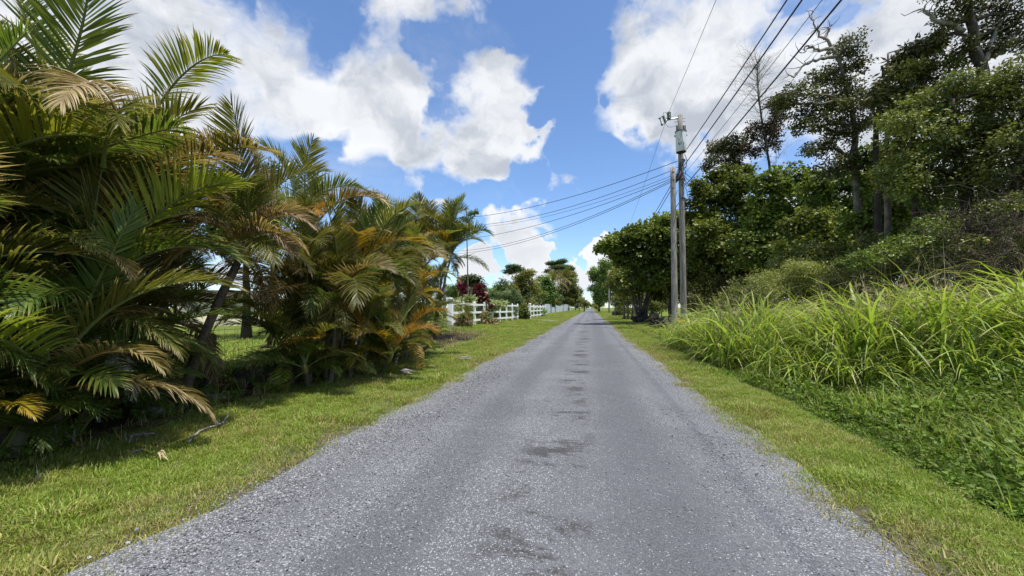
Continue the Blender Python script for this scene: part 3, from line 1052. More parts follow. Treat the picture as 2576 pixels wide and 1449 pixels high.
# --- golden clump to its right
bD = gxy(905, 925)
PD = palm('areca_palm', 'yellowing areca palm clump with orange fronds and grey withered leaves', bD,
          stand(11, .9, .8, .3, 1.95, 4, .35, (.8, 1.0)),
          dict(olive=2.5, lime=2.2, yellow=2.2, orange=1.0, bronze=1.1, green=2.2), basal=50, fl=1.8, nfr=10, spread=.9, dead=3, basal_tones=dict(green=3, dark=2, lime=2, olive=2), low_len=(.6, 1.2))
bE = gxy(985, 896)
PE = palm('areca_palm', 'areca palm clump with olive fronds between the golden clump and the ringed trunks', bE,
          stand(11, .8, .9, .4, 2.7, 5, .35, (.85, 1.05)),
          dict(green=4.5, olive=3.5, yellow=.8, bronze=1.3, lime=1.2), basal=40, fl=1.7, nfr=10, spread=.9, dead=2, low_len=(.6, 1.15))
bF = gpos(-6.95, 15.8)
PF = palm('areca_palm', 'areca palm clump with bare ringed trunks next to the white fence end post', bF,
          [(-.6, .3, 3.8, 2.2, .4, 1.1), (-.2, -.2, 3.6, 1.7, .35, 1.15), (.15, .2, 3.5, .2, .55, 1.15), (.35, -.1, 3.3, .0, .65, 1.1), (-1.1, -.4, 3.2, 2.8, .4, 1.1), (-.9, .5, 2.2, 2.8, .4, .8)] + stand(3, .6, .6, .3, .6, 6, .2, (.5, .6)),
          dict(green=4, olive=4, bronze=1.2, lime=1, yellow=.4), basal=14, fl=1.8, nfr=13, spread=.6, dead=0, low_len=(.6, .9))

# hand placed fronds that read one by one in the picture (place of the frond base, its direction, length)
def hero(par, o, kind, colr, L, toward, lab=None):
    base = np.array(par.location)
    az, _ = aim(o, toward)
    put_frond(par, np.asarray(o) - base, kind, colr, L, az, 0, 1, lab)


hero(PA, at(300, 300, 3.9), 'drooping', 'tan', 1.30, at(215, 540, 3.2), 'big brown frond curling down in front of the clump')
hero(PA, at(150, 300, 4.2), 'upright', 'lime', 1.5, at(90, 120, 4.4))
hero(PA, at(120, 240, 4.4), 'spear', 'green', 1.35, at(60, 30, 4.4))
hero(PA, at(260, 420, 4.0), 'spreading', 'olive', 1.5, at(330, 560, 3.4))
hero(PB, at(420, 420, 5.6), 'flat', 'bronze', 1.7, at(620, 400, 5.6))
hero(PB, at(380, 300, 5.8), 'arching', 'lime', 1.8, at(460, 280, 5.6))
hero(PA, at(60, 640, 3.6), 'spreading', 'olive', .8, at(330, 720, 3.7))
hero(PA, at(140, 640, 3.7), 'drooping', 'bronze', .8, at(330, 780, 3.8))
hero(PA, at(20, 1040, 3.3), 'spreading', 'yellow', .6, at(80, 1100, 2.9))
hero(PL, at(545, 640, 5.6), 'spreading', 'bronze', 1.5, at(720, 760, 5.3))
hero(PL, at(545, 640, 5.6), 'spreading', 'tan', 1.4, at(690, 760, 5.6))
hero(PC, at(755, 540, 7.6), 'arching', 'green', 1.5, at(930, 450, 7.4))
hero(PC, at(745, 520, 7.6), 'upright', 'green', 1.5, at(690, 360, 7.6))
hero(PC, at(750, 560, 7.6), 'flat', 'bronze', 1.5, at(600, 450, 7.5))


# ------------------------------------------------------------------ broadleaf trees and shrubs
SHAPES = {
    'round': (np.array([(0, 0), (.30, .40), (.72, .42), (1, 0), (.72, -.42), (.30, -.40)]), [(0, 1, 2, 3), (0, 3, 4, 5)], .10),
    'oval': (np.array([(0, 0), (.30, .24), (.72, .22), (1, 0), (.72, -.22), (.30, -.24)]), [(0, 1, 2, 3), (0, 3, 4, 5)], .07),
    'small': (np.array([(0, 0), (.5, .33), (1, 0), (.5, -.33)]), [(0, 1, 2, 3)], .10),
    'long': (np.array([(0, 0), (.4, .13), (1, 0), (.4, -.13)]), [(0, 1, 2, 3)], .04),
}


def leaves(mb, centres, per, size, shape='small', spread=0.1, up=0.7, out=None, mat=0, droop=0.0, ctint=None):
    """rosettes of `per` leaves round every centre"""
    n = len(centres)
    if n == 0:
        return mb
    C = np.repeat(np.asarray(centres, dtype=float), per, 0)
    m = len(C)
    d = R.normal(0, 1, (m, 3))
    d[:, 2] = d[:, 2] * 0.7 - droop
    d = nrm(d)
    p = C + d * (spread * R.uniform(0.15, 1.0, m))[:, None]
    no = R.normal(0, .55, (m, 3)) + np.array([0, 0, up])
    if out is not None:
        no += np.repeat(np.asarray(out, dtype=float), per, 0) * 0.5
    no = nrm(no - d * np.sum(no * d, 1)[:, None] * 0.8)
    u = nrm(d - no * np.sum(d * no, 1)[:, None])
    w = np.cross(no, u)
    S, F, fold = SHAPES[shape]
    L = size * R.uniform(0.65, 1.2, m)
    k = len(S)
    V = p[:, None, :] + (S[:, 0][None, :, None] * u[:, None, :] + S[:, 1][None, :, None] * w[:, None, :] + (np.abs(S[:, 1]) * fold / .4)[None, :, None] * no[:, None, :]) * L[:, None, None]
    b = np.arange(m) * k
    Q = np.concatenate([np.stack([b + i for i in f], -1) for f in F])
    ct = R.uniform(0, 1, n) if ctint is None else ctint
    t = np.clip(np.repeat(ct, per) * 0.65 + R.uniform(0, .45, m) - 0.05, 0, 1)
    mb.add(V.reshape(-1, 3), Q, mat, np.repeat(t, k), np.tile(S[:, 0], m))
    return mb


def wobble(a, b, n=7, amp=0.08, sag=0.0):
    a, b = np.asarray(a, dtype=float), np.asarray(b, dtype=float)
    s = np.linspace(0, 1, n)
    L = np.linalg.norm(b - a)
    p = a + (b - a) * s[:, None]
    j = np.cumsum(R.normal(0, amp * L / n, (n, 3)), 0)
    j -= j[-1] * s[:, None]
    j[0] = 0
    p = p + j
    p[:, 2] += sag * L * 4 * s * (1 - s)
    return p


BARK = {
    'grey': barkmat('bark_grey', (0.05, 0.042, 0.034), (0.22, 0.19, 0.16), 9, .3),
    'dark': barkmat('bark_dark', (0.015, 0.012, 0.010), (0.085, 0.07, 0.055), 9, .3),
    'pale': barkmat('bark_pale_dead', (0.13, 0.115, 0.10), (0.34, 0.31, 0.28), 12, .3),
    'brown': barkmat('bark_brown', (0.03, 0.022, 0.015), (0.13, 0.10, 0.07), 9, .3),
}
LM = {
    'kamani': leafmat('leaf_broad_glossy', (0.037, 0.060, 0.012), (0.223, 0.276, 0.045), trans=.24, rough=.48, spec=.4, obj_var=.12),
    'kamani_far': leafmat('leaf_broad_far', (0.037, 0.070, 0.015), (0.199, 0.287, 0.056), trans=.25, rough=.5, obj_var=.12),
    'ohia': leafmat('leaf_small_dark', (0.028, 0.036, 0.012), (0.138, 0.144, 0.039), trans=.18, rough=.5, obj_var=.1),
    'ohia_red': leafmat('leaf_small_reddish', (0.035, 0.027, 0.015), (0.106, 0.075, 0.037), trans=.15, rough=.45, obj_var=.1),
    'wood': leafmat('leaf_woodland', (0.025, 0.038, 0.009), (0.224, 0.240, 0.045), trans=.22, rough=.5, obj_var=.1),
    'lime': leafmat('leaf_light', (0.069, 0.106, 0.018), (0.188, 0.231, 0.037), trans=.3, rough=.45, obj_var=.12),
    'yellowgreen': leafmat('leaf_yellow_green', (0.075, 0.094, 0.015), (0.277, 0.268, 0.048), trans=.3, rough=.5, obj_var=.1),
    'hedge': leafmat('leaf_hedge', (0.05, 0.10, 0.03), (0.13, 0.20, 0.06), trans=.28, rough=.5, obj_var=.1),
    'cream': leafmat('leaf_cream_variegated', (0.16, 0.22, 0.06), (0.52, 0.55, 0.28), trans=.3, rough=.5, obj_var=.1),
    'ti': leafmat('leaf_ti_crimson', (0.04, 0.005, 0.012), (0.17, 0.016, 0.040), trans=.3, rough=.35, obj_var=.1),
    'pink': leafmat('petal_pink', (0.48, 0.20, 0.19), (0.75, 0.48, 0.42), trans=.25, rough=.6, obj_var=.05),
    'albizia': leafmat('leaf_feathery', (0.04, 0.07, 0.022), (0.105, 0.145, 0.05), trans=.3, rough=.5, obj_var=.1),
    'mound': leafmat('leaf_mound_olive', (0.062, 0.077, 0.015), (0.279, 0.288, 0.063), trans=.28, rough=.45, obj_var=.1),
    'dry': leafmat('leaf_withered', (0.035, 0.026, 0.018), (0.13, 0.095, 0.06), trans=.15, rough=.75, spec=.2, obj_var=.1),
    'ivy': leafmat('leaf_ivy', (0.03, 0.06, 0.012), (0.10, 0.15, 0.025), trans=.25, rough=.4, obj_var=.1),
}


def blob_clusters(c, rad, dens, core=0.25):
    """rosette centres over an ellipsoid, mostly near its surface, lumpy"""
    area = 4 * PI * ((rad[0] * rad[1]) ** 1.6 + (rad[0] * rad[2]) ** 1.6 + (rad[1] * rad[2]) ** 1.6) ** (1 / 1.6) / 3 ** (1 / 1.6)
    n = max(6, int(area * dens))
    d = nrm(R.normal(0, 1, (n, 3)))
    ph = R.uniform(0, 6, 3)
    lump = 1 + 0.22 * np.sin(d[:, 0] * 5 + ph[0]) * np.sin(d[:, 1] * 5 + ph[1]) + 0.18 * np.sin(d[:, 2] * 7 + ph[2])
    r = np.where(R.uniform(0, 1, n) < core, R.uniform(0.2, 0.8, n), R.uniform(0.74, 1.08, n)) * lump
    k = vnoise(d[:, 0] * 2 + ph[0], d[:, 1] * 2 + d[:, 2] * 2 + ph[1], .55, 4) > 0.20      # bites out of the outline
    d, r = d[k], r[k]
    return np.asarray(c) + d * r[:, None] * np.asarray(rad), d


def tree(name, label, base, trunk, r0, blobs, leaf, size=0.1, shape='small', per=7, dens=14, bark='grey', cat='tree', group=None,
         spread=None, twigs=5, dead=(), core=0.25, limb_r=0.4, limbs=True, droop=0.0, up=0.7, bare=(), dk=3.1, sat=6):
    """trunk: list of world points (or list of such lists); blobs: list of (centre, (rx, ry, rz)); dead: list of polylines; bare: list of (start, end, n) twig sprays"""
    base = np.asarray(base, dtype=float)
    t = empty(name, base, label, cat, group)
    tr = MB()
    trunks = trunk if isinstance(trunk[0][0], (list, tuple, np.ndarray)) and np.ndim(trunk[0][0]) >= 1 and not np.isscalar(trunk[0][0]) else [trunk]
    allp, allr = [], []
    for tk in trunks:
        tk = np.asarray(tk, dtype=float) - base
        s = np.linspace(0, 1, len(tk))
        ss = np.linspace(0, 1, max(10, len(tk) * 3))
        P = np.stack([np.interp(ss, s, tk[:, k]) for k in range(3)], -1)
        P[1:-1] = (P[:-2] + 2 * P[1:-1] + P[2:]) / 4
        P[1:-1] += R.normal(0, r0 * 0.12, P[1:-1].shape)
        rad = r0 * (1.0 - 0.72 * ss) * (1 + 0.6 * np.exp(-ss * 14))
        tr.tube(P, rad, 9, jit=.07)
        allp.append(P)
        allr.append(rad)
    AP, AR = np.concatenate(allp), np.concatenate(allr)
    lf = MB()
    for (c, rad) in blobs:
        c = np.asarray(c, dtype=float) - base
        rad = np.asarray(rad, dtype=float)
        if sat:                                     # an uneven lobe: a looser middle with smaller boughs standing out of it
            cs, ds = [], []
            a_, b_ = blob_clusters(c, rad * .84, dens * dk * .62, core)
            cs.append(a_); ds.append(b_)
            for q in range(sat):
                u = nrm(R.normal(0, 1, 3) + np.array([0, 0, .15]))
                f = R.uniform(.28, .48)
                a_, b_ = blob_clusters(c + u * rad * R.uniform(.72, 1.02), rad * f * np.array([1, 1, .8]), dens * dk * .8, core)
                cs.append(a_); ds.append(b_)
            cc, dd = np.concatenate(cs), np.concatenate(ds)
        else:
            cc, dd = blob_clusters(c, rad, dens * dk, core)
        leaves(lf, cc, per, size, shape, spread or size * 1.3, up, dd, droop=droop, ctint=np.clip(vnoise(cc[:, 0], cc[:, 1] + cc[:, 2], size * 6, 2) * 1.4 - .2 + R.normal(0, .12, len(cc)), 0, 1))
        if limbs:
            dist = np.linalg.norm(AP - c, axis=1) + np.maximum(0, AP[:, 2] - c[2]) * 1.5 + (AP[:, 2] < 0.3 * AP[:, 2].max()) * 0.6
            i = int(np.argmin(dist))
            q = wobble(AP[i], c, 7, .22, .04)
            rr = max(0.012, min(AR[i] * 0.75, 0.03 + 0.035 * np.linalg.norm(c - AP[i])))
            tr.tube(q, np.linspace(rr, rr * limb_r, 7), 6)
            for k in R.choice(len(cc), min(twigs, len(cc)), replace=False):
                j = int(R.integers(3, 7))
                tr.tube(wobble(q[j], cc[k], 5, .2), np.linspace(rr * limb_r * .8, rr * .12, 5), 4, cap=False)
    for pl in dead:
        pl = np.asarray(pl, dtype=float) - base
        s = np.linspace(0, 1, len(pl))
        ss = np.linspace(0, 1, len(pl) * 4)
        P = np.stack([np.interp(ss, s, pl[:, k]) for k in range(3)], -1) + R.normal(0, .025, (len(ss), 3))
        tr.tube(P, np.linspace(r0 * .42, r0 * .08, len(ss)), 6, mat=1)
        for k in range(len(pl) * 2):
            i = int(R.integers(len(ss) // 3, len(ss)))
            e = P[i] + R.normal(0, 1, 3) * np.array([.28, .28, .22]) + np.array([0, 0, .12])
            tr.tube(wobble(P[i], e, 5, .35), np.linspace(r0 * .12, r0 * .03, 5), 4, mat=1, cap=False)
    for (a, b_, n, ln) in bare:
        a, b_ = np.asarray(a) - base, np.asarray(b_) - base
        for k in range(n):
            f = R.uniform()
            o = a + (b_ - a) * f
            dirn = nrm(np.array([R.normal(0, 1), R.normal(0, 1), R.uniform(.4, 1.6)]))
            e = o + dirn * ln * R.uniform(.5, 1.1) * (1 - .5 * f)
            q = wobble(o, e, 6, .25)
            tr.tube(q, np.linspace(.018, .004, 6), 4, mat=1, cap=False)
            for z in range(4):
                j = int(R.integers(2, 6))
                tr.tube(wobble(q[j], q[j] + (nrm(R.normal(0, 1, 3)) + dirn) * ln * .25, 4, .3), np.linspace(.007, .003, 4), 3, mat=1, cap=False)
    tr.build('trunk', [BARK[bark], BARK['pale']], t, smooth=True)
    if lf.nv:
        lf.build('crown', LM[leaf], t)
    return t


def B(d, *specs, deep=0.9, dj=0.12):
    """crown lobes given by where they are seen at distance d: (px, py, rx, ry) -> centre and radii in metres"""
    out = []
    for sp in specs:
        px, py, rx, ry = sp[:4]
        k = d / FPX
        rx, ry = rx * k, ry * k
        out.append((at(px, py, d + R.normal(0, dj) * rx * 2), (rx, rx * deep, ry)))
    return out


def base_of(px, d, hint=830):
    """ground point straight under bearing px at distance d"""
    p = at(px, hint, d)
    return gpos(p[0], p[1])


def TP(d, *pp):
    return [at(px, py, d) for px, py in pp]


def trunk_to(px, d, *pp):
    b = base_of(px, d)
    return b, [b - np.array([0, 0, .15])] + TP(d, *pp)


WOOD = 'trees of the wood right of the road'

# --- tall lichen-grey tree with dead limbs
b, tk = trunk_to(2172, 15, (2167, 616), (2162, 525), (2152, 430), (2143, 391), (2152, 353), (2143, 286), (2133, 230), (2114, 158), (2095, 120))
tree('forest_tree', 'tall slender tree with a patchy crown and bare dead limbs reaching up beside the wires', b, tk, .17,
     B(15, (2138, 119, 40, 32), (2095, 181, 42, 36), (2133, 229, 42, 34), (2071, 200, 22, 20), (2114, 282, 46, 30), (2000, 239, 44, 30), (2038, 282, 40, 26), (2014, 320, 22, 18),
       (2066, 315, 24, 18), (2167, 305, 40, 30), (2162, 162, 22, 20), (2120, 340, 34, 22), (2180, 250, 22, 20), (2085, 240, 24, 22), (1968, 262, 22, 18), (2100, 420, 50, 34), (2190, 400, 44, 36), (2060, 372, 40, 22)),
     'ohia', .10, 'small', 9, 14, 'grey', group=WOOD, twigs=7,
     dead=[TP(15, (2114, 158), (2090, 112), (2060, 85), (2046, 60), (2043, 29)), TP(15, (2095, 120), (2060, 128), (2030, 115), (2018, 135)), TP(15, (2105, 140), (2055, 150), (2020, 165), (1996, 195), (1980, 185)),
           TP(15, (2110, 150), (2125, 120), (2140, 98)), TP(15, (2075, 100), (2085, 75), (2092, 62))])
# --- bare-topped tree
b, tk = trunk_to(1944, 29, (1942, 668), (1940, 540), (1938, 430), (1928, 370), (1914, 286), (1907, 229), (1904, 150))
tree('forest_tree', 'thin tree with a leafless twiggy top and dark reddish leaves lower down', b, tk, .13,
     B(29, (1923, 334, 32, 30), (1962, 267, 28, 20), (1895, 325, 17, 20), (1952, 306, 24, 20), (1945, 360, 20, 20), (1900, 375, 26, 18), (1975, 245, 22, 16)),
     'ohia_red', .17, 'small', 8, 6, 'dark', group=WOOD, twigs=6,
     bare=[(at(1910, 250, 29), at(1904, 150, 29), 64, 2.6), (at(1930, 400, 29), at(1910, 240, 29), 40, 2.4), (at(1950, 420, 29), at(1960, 390, 29), 8, 2.4)])
b, tk = trunk_to(1868, 31, (1866, 600), (1862, 470), (1850, 420), (1838, 385))
tree('forest_tree', 'small rounded tree crown left of the leafless top, just under the wires', b, tk, .10,
     B(31, (1828, 382, 38, 36), (1790, 412, 24, 20), (1861, 366, 26, 22), (1845, 415, 30, 20), (1805, 370, 22, 18)), 'ohia', .17, 'small', 8, 7, 'dark', group=WOOD)
# --- drooping leaved tree between
b, tk = trunk_to(2236, 13, (2232, 560), (2228, 420), (2230, 344), (2238, 260), (2236, 190), (2234, 134))
tree('forest_tree', 'tree with long drooping leaf fans and a bare pole-like stem', b, tk, .10,
     B(13, (2310, 119, 42, 18), (2277, 143, 30, 20), (2262, 191, 36, 26), (2300, 170, 34, 22), (2330, 110, 30, 12), (2225, 240, 26, 26), (2205, 230, 16, 26), (2275, 235, 30, 24), (2250, 290, 40, 26)),
     'ohia', .24, 'long', 9, 13, 'grey', group=WOOD, droop=.9, spread=.12, up=.3)
b, tk = trunk_to(2210, 14, (2208, 500), (2200, 350), (2212, 260), (2225, 180), (2218, 165))
tree('forest_tree', 'broken dark snag of a tree with a few stubs and sparse leaves', b, tk, .12, B(14, (2200, 300, 22, 22), (2196, 262, 12, 12)), 'ohia', .10, 'small', 7, 9, 'dark', group=WOOD,
     dead=[TP(14, (2205, 300), (2190, 250), (2186, 232))])
# --- top right tall tree
b, tk = trunk_to(2492, 12, (2490, 500), (2480, 300), (2470, 180), (2455, 110), (2440, 48), (2425, -40), (2415, -120))
tree('forest_tree', 'tallest dark tree at the top right corner, its trunk rising above the other crowns', b, tk, .22,
     B(12, (2406, 24, 46, 30), (2382, 62, 28, 20), (2363, 91, 18, 14), (2525, 72, 52, 32), (2563, 29, 42, 34), (2430, 105, 30, 22), (2490, 20, 34, 26), (2440, -60, 60, 40), (2540, -50, 60, 40), (2590, 100, 40, 36), (2372, -30, 40, 30), (2500, 125, 30, 18)),
     'ohia', .085, 'small', 9, 15, 'dark', group=WOOD, twigs=7,
     dead=[TP(12, (2420, 75), (2380, 62), (2345, 50), (2325, 22), (2312, 28)), TP(12, (2475, 160), (2500, 90), (2530, 40)), TP(12, (2500, 140), (2540, 110), (2575, 60))])
# --- big small-leaved trees on the right
b, tk = trunk_to(2440, 11, (2436, 560), (2420, 440), (2400, 330), (2395, 250))
tree('forest_tree', 'large dense dark-leaved tree filling the right side above the dry brush', b, tk, .2,
     B(11, (2300, 330, 80, 62), (2380, 255, 78, 56), (2470, 320, 100, 72), (2330, 440, 90, 70), (2450, 470, 105, 76), (2400, 380, 100, 70), (2265, 430, 60, 56), (2520, 230, 70, 56), (2450, 215, 60, 40)),
     'wood', .095, 'small', 8, 15, 'dark', group=WOOD, twigs=6)
b, tk = trunk_to(2570, 10, (2568, 560), (2560, 420), (2575, 300))
tree('forest_tree', 'dark-leaved tree cut off by the right edge, over the dry brush', b, tk, .18,
     B(10, (2545, 400, 80, 80), (2575, 280, 80, 70), (2560, 180, 60, 50), (2650, 330, 90, 90), (2640, 480, 90, 90), (2530, 490, 70, 60), (2650, 180, 90, 80)), 'wood', .08, 'small', 8, 15, 'dark', group=WOOD)
b, tk = trunk_to(2310, 12.5, (2306, 560), (2300, 400), (2290, 280))
tree('forest_tree', 'dark tree with bright green top sprays left of the large dense one', b, tk, .15,
     B(12.5, (2290, 250, 50, 36), (2340, 205, 44, 34), (2360, 160, 40, 26), (2270, 330, 46, 40), (2310, 300, 60, 46), (2410, 150, 44, 26), (2255, 300, 36, 40), (2280, 180, 36, 26), (2350, 260, 60, 50), (2255, 370, 40, 40)), 'wood', .09, 'small', 8, 15, 'dark', group=WOOD)
# --- broad-leaved middle row
for lab, px, d, top, bl in [
    ('broad-leaved tree low in the wood between the slender grey trunk and the leafless-topped tree', 2040, 17, 580, [(2030, 560, 50, 40), (2060, 620, 60, 44), (2000, 640, 56, 40), (2090, 590, 44, 36), (2180, 560, 44, 40), (2140, 640, 60, 40)]),
    ('broad-leaved tree with big round leaves directly right of the two poles', 1800, 29, 560,
     [(1790, 520, 60, 46), (1850, 470, 58, 40), (1900, 555, 70, 56), (1770, 600, 62, 52), (1850, 640, 76, 52), (1748, 540, 34, 30), (1820, 450, 40, 24), (1780, 690, 60, 44), (1880, 720, 70, 50), (1760, 470, 26, 18), (1740, 640, 40, 40)]),
    ('broad-leaved tree under the thin leafless-topped tree', 1960, 24, 560,
     [(1930, 490, 52, 40), (1990, 450, 54, 36), (2020, 530, 64, 50), (1950, 580, 66, 52), (1990, 660, 70, 50), (1900, 640, 60, 50), (2060, 600, 50, 44)]),
    ('broad-leaved tree behind the tall slender grey trunk', 2110, 19, 560,
     [(2090, 460, 54, 40), (2140, 500, 60, 46), (2080, 550, 64, 50), (2160, 590, 66, 50), (2100, 640, 70, 46), (2050, 490, 36, 30), (2030, 630, 50, 44)]),
    ('broad-leaved tree between the slender grey trunk and the dense dark one', 2240, 14.5, 560,
     [(2210, 470, 56, 44), (2260, 520, 64, 54), (2200, 560, 60, 50), (2290, 590, 70, 46), (2230, 640, 70, 40), (2250, 400, 50, 40), (2195, 400, 34, 30)])]:
    b, tk = trunk_to(px, d, (px + 4, 760), (px - 3, 660), (px, top))
    tree('forest_tree', lab, b, tk, .16, B(d, *bl), 'kamani', .20 if d > 20 else .13, 'round', 7, 6.0 if d > 20 else 11, 'dark', group=WOOD, up=.9, limb_r=.3)
# back row that closes the wood
for lab, px, d, bl in [
    ('tree deep in the wood behind the broad-leaved row, nearest to the poles', 1830, 40, [(1800, 640, 70, 60), (1870, 600, 80, 70), (1940, 660, 80, 70), (1780, 720, 60, 40), (1900, 740, 80, 40)]),
    ('tree deep in the wood behind the slender grey trunk', 2060, 30, [(2000, 620, 80, 70), (2090, 560, 80, 70), (2160, 640, 90, 70), (2070, 690, 100, 40), (2200, 540, 70, 60)]),
    ('tree deep in the wood behind the large dense dark tree', 2340, 18, [(2280, 560, 90, 70), (2380, 520, 100, 80), (2480, 580, 110, 70), (2330, 640, 100, 46), (2460, 660, 110, 50), (2560, 560, 90, 80)])]:
    b, tk = trunk_to(px, d, (px, 760), (px, 640))
    tree('forest_tree', lab, b, tk, .2, B(d, *bl), 'wood', .17 if d > 25 else .11, 'small', 8, 8 if d > 25 else 11, 'dark', group=WOOD)

# --- the lawn trees beyond the poles
b, tk = trunk_to(1693, 34, (1692, 775), (1690, 740), (1680, 690), (1668, 640))
tree('spreading_tree', 'broad spreading tree beyond the poles with a limb reaching left over the lawn', b, tk, .42,
     B(34, (1560, 612, 40, 18), (1530, 625, 26, 11), (1512, 622, 16, 8), (1600, 596, 50, 24), (1660, 572, 52, 30), (1700, 615, 60, 44), (1640, 640, 62, 38), (1592, 650, 46, 28), (1650, 700, 56, 34), (1720, 680, 50, 44), (1700, 560, 40, 24), (1545, 600, 20, 9)),
     'kamani', .26, 'round', 7, 4.6, 'dark', group=None, up=.9, twigs=7)
b = base_of(1617, 38)
k = []
for q in range(9):
    px = 1590 + q * 7.5 + R.normal(0, 2)
    k.append([b + np.array([R.normal(0, .3), R.normal(0, .3), .3])] + [at(1612 + (px - 1617) * .5, 770, 38 + R.normal(0, .4)), at(px, 735, 38 + R.normal(0, .8)), at(1617 + (px - 1617) * 1.5, 700, 38 + R.normal(0, 1))])
tree('multi_stem_tree', 'many-stemmed tree fanning out of a mound of lava rock', b, k, .14,
     B(38, (1600, 706, 44, 26), (1648, 712, 44, 26), (1572, 722, 26, 18), (1625, 680, 44, 24), (1665, 740, 24, 16)), 'kamani', .26, 'round', 7, 4.2, 'grey')
b, tk = trunk_to(1580, 47, (1580, 770), (1578, 735), (1574, 700))
k = [tk, [b + np.array([.5, 0, 0])] + TP(47, (1592, 760), (1596, 720)), [b + np.array([-.4, .2, 0])] + TP(47, (1570, 760), (1562, 720))]
tree('lawn_tree', 'yellow-green tree with several thin stems on the lawn, right of the far pole', b, k, .13,
     B(47, (1580, 690, 34, 26), (1560, 712, 32, 22), (1602, 664, 30, 22), (1556, 690, 24, 20), (1596, 722, 26, 18), (1575, 735, 30, 12)), 'yellowgreen', .22, 'small', 8, 5, 'grey')
for lab, px, d, bl, lf in [
    ('big dark roadside tree behind the far utility pole, nearest of its row', 1548, 116, [(1540, 700, 32, 34), (1562, 670, 30, 26), (1520, 720, 22, 24), (1550, 740, 30, 22), (1575, 700, 26, 30), (1530, 672, 22, 20)], 'kamani_far'),
    ('dark roadside tree left of the far utility pole leaning to the road', 1508, 135, [(1510, 712, 24, 26), (1497, 690, 16, 16), (1500, 730, 16, 18), (1520, 690, 22, 22), (1515, 748, 18, 16)], 'kamani_far'),
    ('farthest dark roadside tree on the right where the road vanishes', 1506, 170, [(1504, 745, 12, 12), (1512, 757, 12, 10), (1500, 758, 8, 8)], 'kamani_far')]:
    b, tk = trunk_to(px, d, (px, 765), (px, 740))
    tree('roadside_tree', lab, b, tk, .3, B(d, *bl), lf, 0.5, 'small', 8, 1.3, 'dark', group='dark roadside trees on the right', twigs=3)
b, tk = trunk_to(1600, 60, (1600, 770))
tree('undergrowth_bush', 'low leafy bush under the lawn trees, behind the rock mound', base_of(1600, 52), [base_of(1600, 52), at(1600, 778, 52)], .08,
     B(52, (1590, 780, 22, 9), (1565, 778, 14, 8), (1615, 776, 18, 10), (1640, 780, 20, 9)), 'lime', .22, 'small', 7, 5, 'brown', cat='bush')
tree('undergrowth_bush', 'bright leafy bush on the lawn behind the multi-stemmed tree, left of the thick trunk', base_of(1665, 44), [base_of(1665, 44), at(1665, 775, 44)], .08,
     B(44, (1655, 772, 18, 14), (1672, 768, 16, 14), (1640, 765, 16, 14), (1735, 775, 22, 10)), 'lime', .2, 'oval', 7, 6, 'brown', cat='bush')
tree('dark_thicket', 'dark thicket of trunks and leaves closing the lawn behind the poles', base_of(1700, 58), [base_of(1700, 58), at(1700, 740, 58)], .25,
     B(58, (1640, 745, 50, 24), (1700, 735, 60, 34), (1760, 740, 60, 34), (1600, 750, 40, 18), (1560, 755, 26, 16), (1820, 740, 60, 40)), 'wood', .26, 'small', 8, 3.6, 'dark', cat='trees')

# --- shrubs in front of the wood
tree('leafy_shrub', 'mounded olive shrub with narrow leaves rising behind the tall grass', base_of(1960, 13.5), [base_of(1960, 13.5), at(1960, 740, 13.5)], .05,
     B(13.5, (1880, 735, 56, 40), (1950, 715, 66, 44), (2030, 700, 66, 42), (2095, 690, 46, 38), (1830, 765, 34, 26), (1920, 780, 70, 40)), 'mound', .10, 'long', 9, 26, 'brown', cat='shrub', core=.15)
tree('leafy_shrub', 'light green shrub sprays at the foot of the wood, over the grass tops', base_of(2270, 10.5), [base_of(2270, 10.5), at(2270, 640, 10.5)], .05,
     B(10.5, (2260, 612, 52, 22), (2330, 570, 44, 18), (2205, 640, 50, 20), (2370, 600, 34, 18), (2150, 655, 40, 18)), 'lime', .075, 'oval', 7, 20, 'brown', cat='shrub', core=.1)


for lab, px, d, sp, lf, sz in [
    ('dark shrubbery at the foot of the wood behind the olive mound', 2020, 15.5, [(1980, 690, 60, 44), (2050, 670, 70, 50), (2120, 660, 70, 54), (2000, 740, 90, 40), (2110, 730, 80, 40)], 'wood', .10),
    ('dark shrubbery at the foot of the slender grey trunk', 2200, 12, [(2180, 680, 70, 46), (2250, 690, 70, 46), (2140, 720, 60, 40), (2310, 680, 70, 50), (2220, 620, 60, 30)], 'wood', .085),
    ('dark shrubbery below the brown vine tangle on the right', 2420, 10.5, [(2380, 690, 80, 50), (2460, 700, 90, 56), (2550, 690, 90, 60), (2400, 640, 70, 40), (2640, 690, 90, 70), (2600, 620, 80, 60)], 'wood', .08),
    ('dark shrubbery behind the grass tops in the middle of the bank', 2330, 13.5, [(2230, 735, 80, 40), (2320, 740, 90, 44), (2420, 745, 90, 44), (2150, 760, 70, 36), (2510, 750, 90, 50)], 'wood', .10),
    ('dark shrubbery right behind the two poles', 1800, 27, [(1770, 740, 50, 40), (1830, 735, 60, 46), (1890, 745, 60, 46), (1745, 765, 26, 26)], 'wood', .16)]:
    b0 = base_of(px, d)
    tree('undergrowth_bush', lab, b0, [b0, b0 + np.array([0, 0, .6])], .05, B(d, *sp), lf, sz, 'oval', 7, 13 if d < 20 else 7, 'brown', cat='bush', core=.15, twigs=3)


